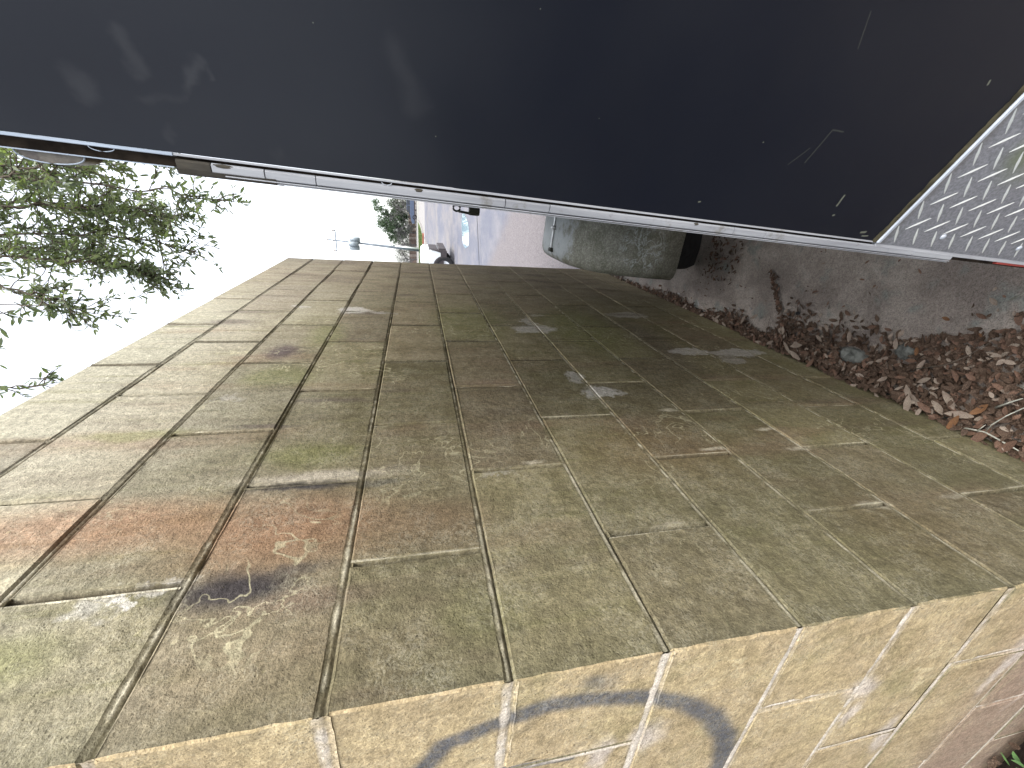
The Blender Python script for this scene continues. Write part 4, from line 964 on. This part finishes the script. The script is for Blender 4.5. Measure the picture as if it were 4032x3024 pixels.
bl = car('parked_car', (-2.1, 72.0, gz(0, 72)+.01), math.pi, M['blue_paint'],
    [(-2.3, .35), (-2.35, .80), (-1.9, .95), (1.0, .98), (1.9, .86), (2.3, .72), (2.35, .35)], [(-1.75, .9), (-1.2, 1.46), (.3, 1.50), (1.15, .93)], 1.8, (-1.45, 1.4), .33, 'blue parked car side on at the far side of the lot')
m = MB(); m.box((-2.36, -.91, .2), (2.36, .91, .37)); m.build('sill', M['black_plastic'], bl)
m = MB(); m.box((2.25, -.6, .55), (2.37, .6, .7)); m.build('headlight', M['chrome'], bl)
# utility pole
pb = Vector((-6.75, 57.7, gz(0, 57.7)))
po = tag(empty('utility_pole', pb), 'tall grey-blue utility pole with transformer cans behind the white pickup', 'utility pole')
m = MB(); m.tube([(0, 0, -.2), (.25, 0, 3.6), (.8, 0, 11.2)], [.21, .16, .08], 12); m.build('pole_shaft', M['pole'], po, True)
m = MB(); m.tube([(.22, -.3, 0), (.42, -.26, 3.2)], .10, 8); m.build('riser_pipe', M['white_paint'], po, True)
for dx, dz in ((-.55, 7.6), (.45, 7.5), (-.05, 7.65)):
    m = MB(); m.tube([(.5+dx, -.35 if dx == -.05 else 0, dz), (.5+dx, -.35 if dx == -.05 else 0, dz+1.15)], .30, 12); c_ = m.build('transformer', M['transformer'], po, True)
    m = MB(); m.tube([(.5+dx, -.0, dz+1.15), (.5+dx, 0, dz+1.45)], .05, 6); m.build('bushing', M['brick_pale'], c_, True)
m = MB(); m.box((-.6, -.07, 10.3), (2.0, .07, 10.42)); m.build('crossarm', M['pole'], po)
for x, z in ((-.5, 10.42), (.7, 10.42), (1.9, 10.42), (.8, 11.15)):
    m = MB(); m.tube([(x, 0, z), (x, 0, z+.35)], [.05, .09], 8); m.build('insulator', M['brick_pale'], po, True)
def wire(name, a, c_, sag, lab, r=.018):
    a = Vector(a); c_ = Vector(c_); n = 24; m = MB(); m.tube([a.lerp(c_, i/n)-Vector((0, 0, sag*4*(i/n)*(1-i/n))) for i in range(n+1)], r, 4); tag(m.build(name, M['wire']), lab, 'wire')
for dx, lab in ((-.5, 'left high wire running off the pole crossarm'), (1.9, 'right high wire running off the pole crossarm')):
    wire('overhead_wire', pb+Vector((dx, 0, 10.8)), pb+Vector((dx+42, 6, 11.6)), .8, lab, .012)
wire('overhead_wire', pb+Vector((-30, 0, 6.9)), pb+Vector((40, -1, 5.9)), .5, 'faint low wire crossing the sky above the far evergreen tree', .02)
# brick wall across the road
bw = tag(empty('brick_wall', (-8, 80, gz(0, 80))), 'pinkish brick wall with pale capping beyond the road', 'wall')
m = MB(); m.box((-18, 0, -.3), (24, .3, 1.15)); m.build('wall_face', M['brick'], bw)
m = MB(); m.box((-18.05, -.06, 1.15), (24.05, .36, 1.25)); m.build('capping', M['brick_pale'], bw)
pm = None
for i in range(28):
    if pm is None: m = MB(); m.box((-.2, -.14, -.3), (.2, -.003, 1.149)); pm = m.build('pier', M['brick_pale'], bw); q = pm
    else: q = pm.copy(); COL.objects.link(q)
    q.location = (-17.5+i*1.5, 0, 0)
# far trees
rr = random.Random(21)
def far_tree(name, base, h, w, crown0, nleaf, lsz, leafmat, label, bare=0, trunk_r=.14, lean=0):
    b0 = Vector((base[0], base[1], gz(*base))); e_ = tag(empty(name, b0), label, 'tree')
    m = MB(); m.tube([(0, 0, -.2), (lean*.3, 0, h*.35), (lean, 0, h*.8)], [trunk_r, trunk_r*.7, trunk_r*.25], 8); m.build('trunk', M['far_bark'], e_, True)
    br = MB(); tips = []
    for i in range(26 if not bare else bare):
        z = h*rr.uniform(crown0*.7, .85); a = rr.uniform(0, 6.28); t = z/h; rad = w/2*math.sin(math.pi*min(1, max(.12, (t-crown0*.6)/(1.02-crown0*.6))))*rr.uniform(.6, 1.05)
        p0 = Vector((lean*t, 0, z*.8)); p1 = Vector((lean*t+rad*math.cos(a), rad*.8*math.sin(a), z+rr.uniform(.1, .35)*rad))
        pm_ = (p0+p1)/2+Vector((rr.gauss(0, .15), rr.gauss(0, .15), .1)); br.tube([p0, pm_, p1], [.05, .03, .012], 4, False); tips += [pm_, p1]
        for _ in range(5 if bare else 2):
            q = p1+Vector((rr.gauss(0, .5), rr.gauss(0, .5), rr.uniform(0, .9))); br.tube([pm_.lerp(p1, rr.random()), q], [.018, .006], 3, False); tips.append(q)
    br.build('branches', M['far_bark'], e_)
    if nleaf:
        V = []; F = []
        for _ in range(nleaf):
            c = rr.choice(tips)+Vector((rr.gauss(0, w*.055), rr.gauss(0, w*.055), rr.gauss(0, w*.055))); d = Vector((rr.gauss(0, 1), rr.gauss(0, 1), rr.gauss(0, 1))).normalized(); s_ = d.orthogonal().normalized(); k = len(V); z_ = lsz*rr.uniform(.6, 1.3)
            V += [c-d*z_, c+s_*z_*.5, c+d*z_, c-s_*z_*.5]; F.append((k, k+1, k+2, k+3))
        mesh('foliage', V, F, leafmat, e_)
far_tree('evergreen_tree', (-3.7, 76), 6.6, 4.6, .35, 4200, .17, M['far_leaf'], 'tallest far evergreen tree standing behind the blue car', lean=-.2)
far_tree('evergreen_tree', (-6.4, 78), 5.0, 3.2, .3, 2200, .15, M['far_leaf'], 'lower far evergreen beside the utility pole')
far_tree('evergreen_tree', (-1.6, 77), 4.4, 3.4, .2, 1100, .15, M['far_scrub'], 'grey-green scrubby tree right of the tallest evergreen')
for i, (x, y, h, w, n_, lb) in enumerate(((-2.6, 75, 4.3, 3.6, 34, 'bare grey branching tree in front of the tallest evergreen'), (-5.2, 75.5, 3.9, 3.6, 34, 'bare grey tree between the evergreen and the pole'), (-8.2, 76, 3.6, 4.2, 30, 'bare low tree seen behind the utility pole'), (-10.6, 76, 3.4, 3.6, 26, 'bare low tree seen just over the white pickup'))):
    far_tree('bare_tree', (x, y), h, w, .15, 500, .10, M['far_scrub'], lb, bare=n_, trunk_r=.10)
# fine leafless tree, nearer, by the wall top
e_ = tag(empty('bare_tree', (-8.6, 40, gz(0, 40))), 'leafless thin tree with fine upright twigs left of the utility pole', 'tree')
m = MB(); m.tube([(0, 0, 0), (.2, 0, 1.6), (.5, 0, 3.0)], [.1, .07, .04], 6); m.build('trunk', M['far_bark'], e_, True)
m = MB()
for _ in range(70):
    z = rr.uniform(.8, 2.8); p0 = Vector((.12*z, 0, z)); d = Vector((rr.uniform(.1, 1.5), rr.gauss(0, .5), rr.uniform(.9, 2.2))); m.tube([p0, p0+d*.5+Vector((.1, 0, 0)), p0+d], [.02, .012, .005], 3, False)
m.build('branches', M['far_bark'], e_)
# low mass of scrub behind everything
V = []; F = []
for _ in range(6000):
    x = rr.uniform(-28, 16); y = rr.uniform(88, 93); z = gz(0, y)+abs(rr.gauss(0, 1))*1.1*(1+.4*math.sin(x*.6)); d = Vector((rr.gauss(0, 1), rr.gauss(0, 1), rr.gauss(0, 1))).normalized(); s_ = d.orthogonal().normalized(); k = len(V); c = Vector((x, y, z)); q = .2
    V += [c-d*q, c+s_*q*.6, c+d*q, c-s_*q*.6]; F.append((k, k+1, k+2, k+3))
tag(mesh('far_scrub', V, F, M['far_scrub']), 'low grey-green scrub massed behind the brick wall', 'scrub', kind='stuff')

# unseen shrubs added behind the viewpoint to darken trailer reflections and shade the wall end
rr = random.Random(5)
for i, (x0, y0, w, h, lb) in enumerate(((-7.5, -5.2, 3.6, 1.6, 'unseen dark foliage added at the left end behind the viewpoint'), (-4.2, -6.0, 3.4, 2.0, 'tallest unseen bush added behind the oak trunk'), (-.9, -6.2, 3.4, 1.8, 'unseen dark bush added directly behind the viewpoint'), (2.4, -5.8, 3.4, 1.4, 'unseen dark bush added in front of the trailer tongue'))):
    e_ = tag(empty('added_shrub', (x0, y0, 0)), lb, 'added_shrub')
    m = MB()
    for _ in range(14): a = rr.uniform(0, 6.28); m.tube([(0, 0, 0), (math.cos(a)*w*.2, math.sin(a)*.4, h*.4), (math.cos(a)*w*.42, math.sin(a)*.8, h*rr.uniform(.6, .95))], [.05, .03, .01], 5, False)
    m.build('stems', M['bark'], e_)
    V = []; F = []
    for _ in range(7000):
        c = Vector((rr.uniform(-.56, .56)*w, rr.gauss(0, .5), (rr.random()**.85)*h)); c.z *= 1-.25*abs(c.x/w*1.8)**2+.1*mnoise.noise(c*1.3)
        d = Vector((rr.gauss(0, 1), rr.gauss(0, 1), rr.gauss(0, 1))).normalized(); s_ = d.orthogonal().normalized(); q = rr.uniform(.05, .10); k = len(V)
        V += [c-d*q, c+s_*q*.5, c+d*q, c-s_*q*.5]; F.append((k, k+1, k+2, k+3))
    mesh('foliage', V, F, M['far_leaf'], e_)
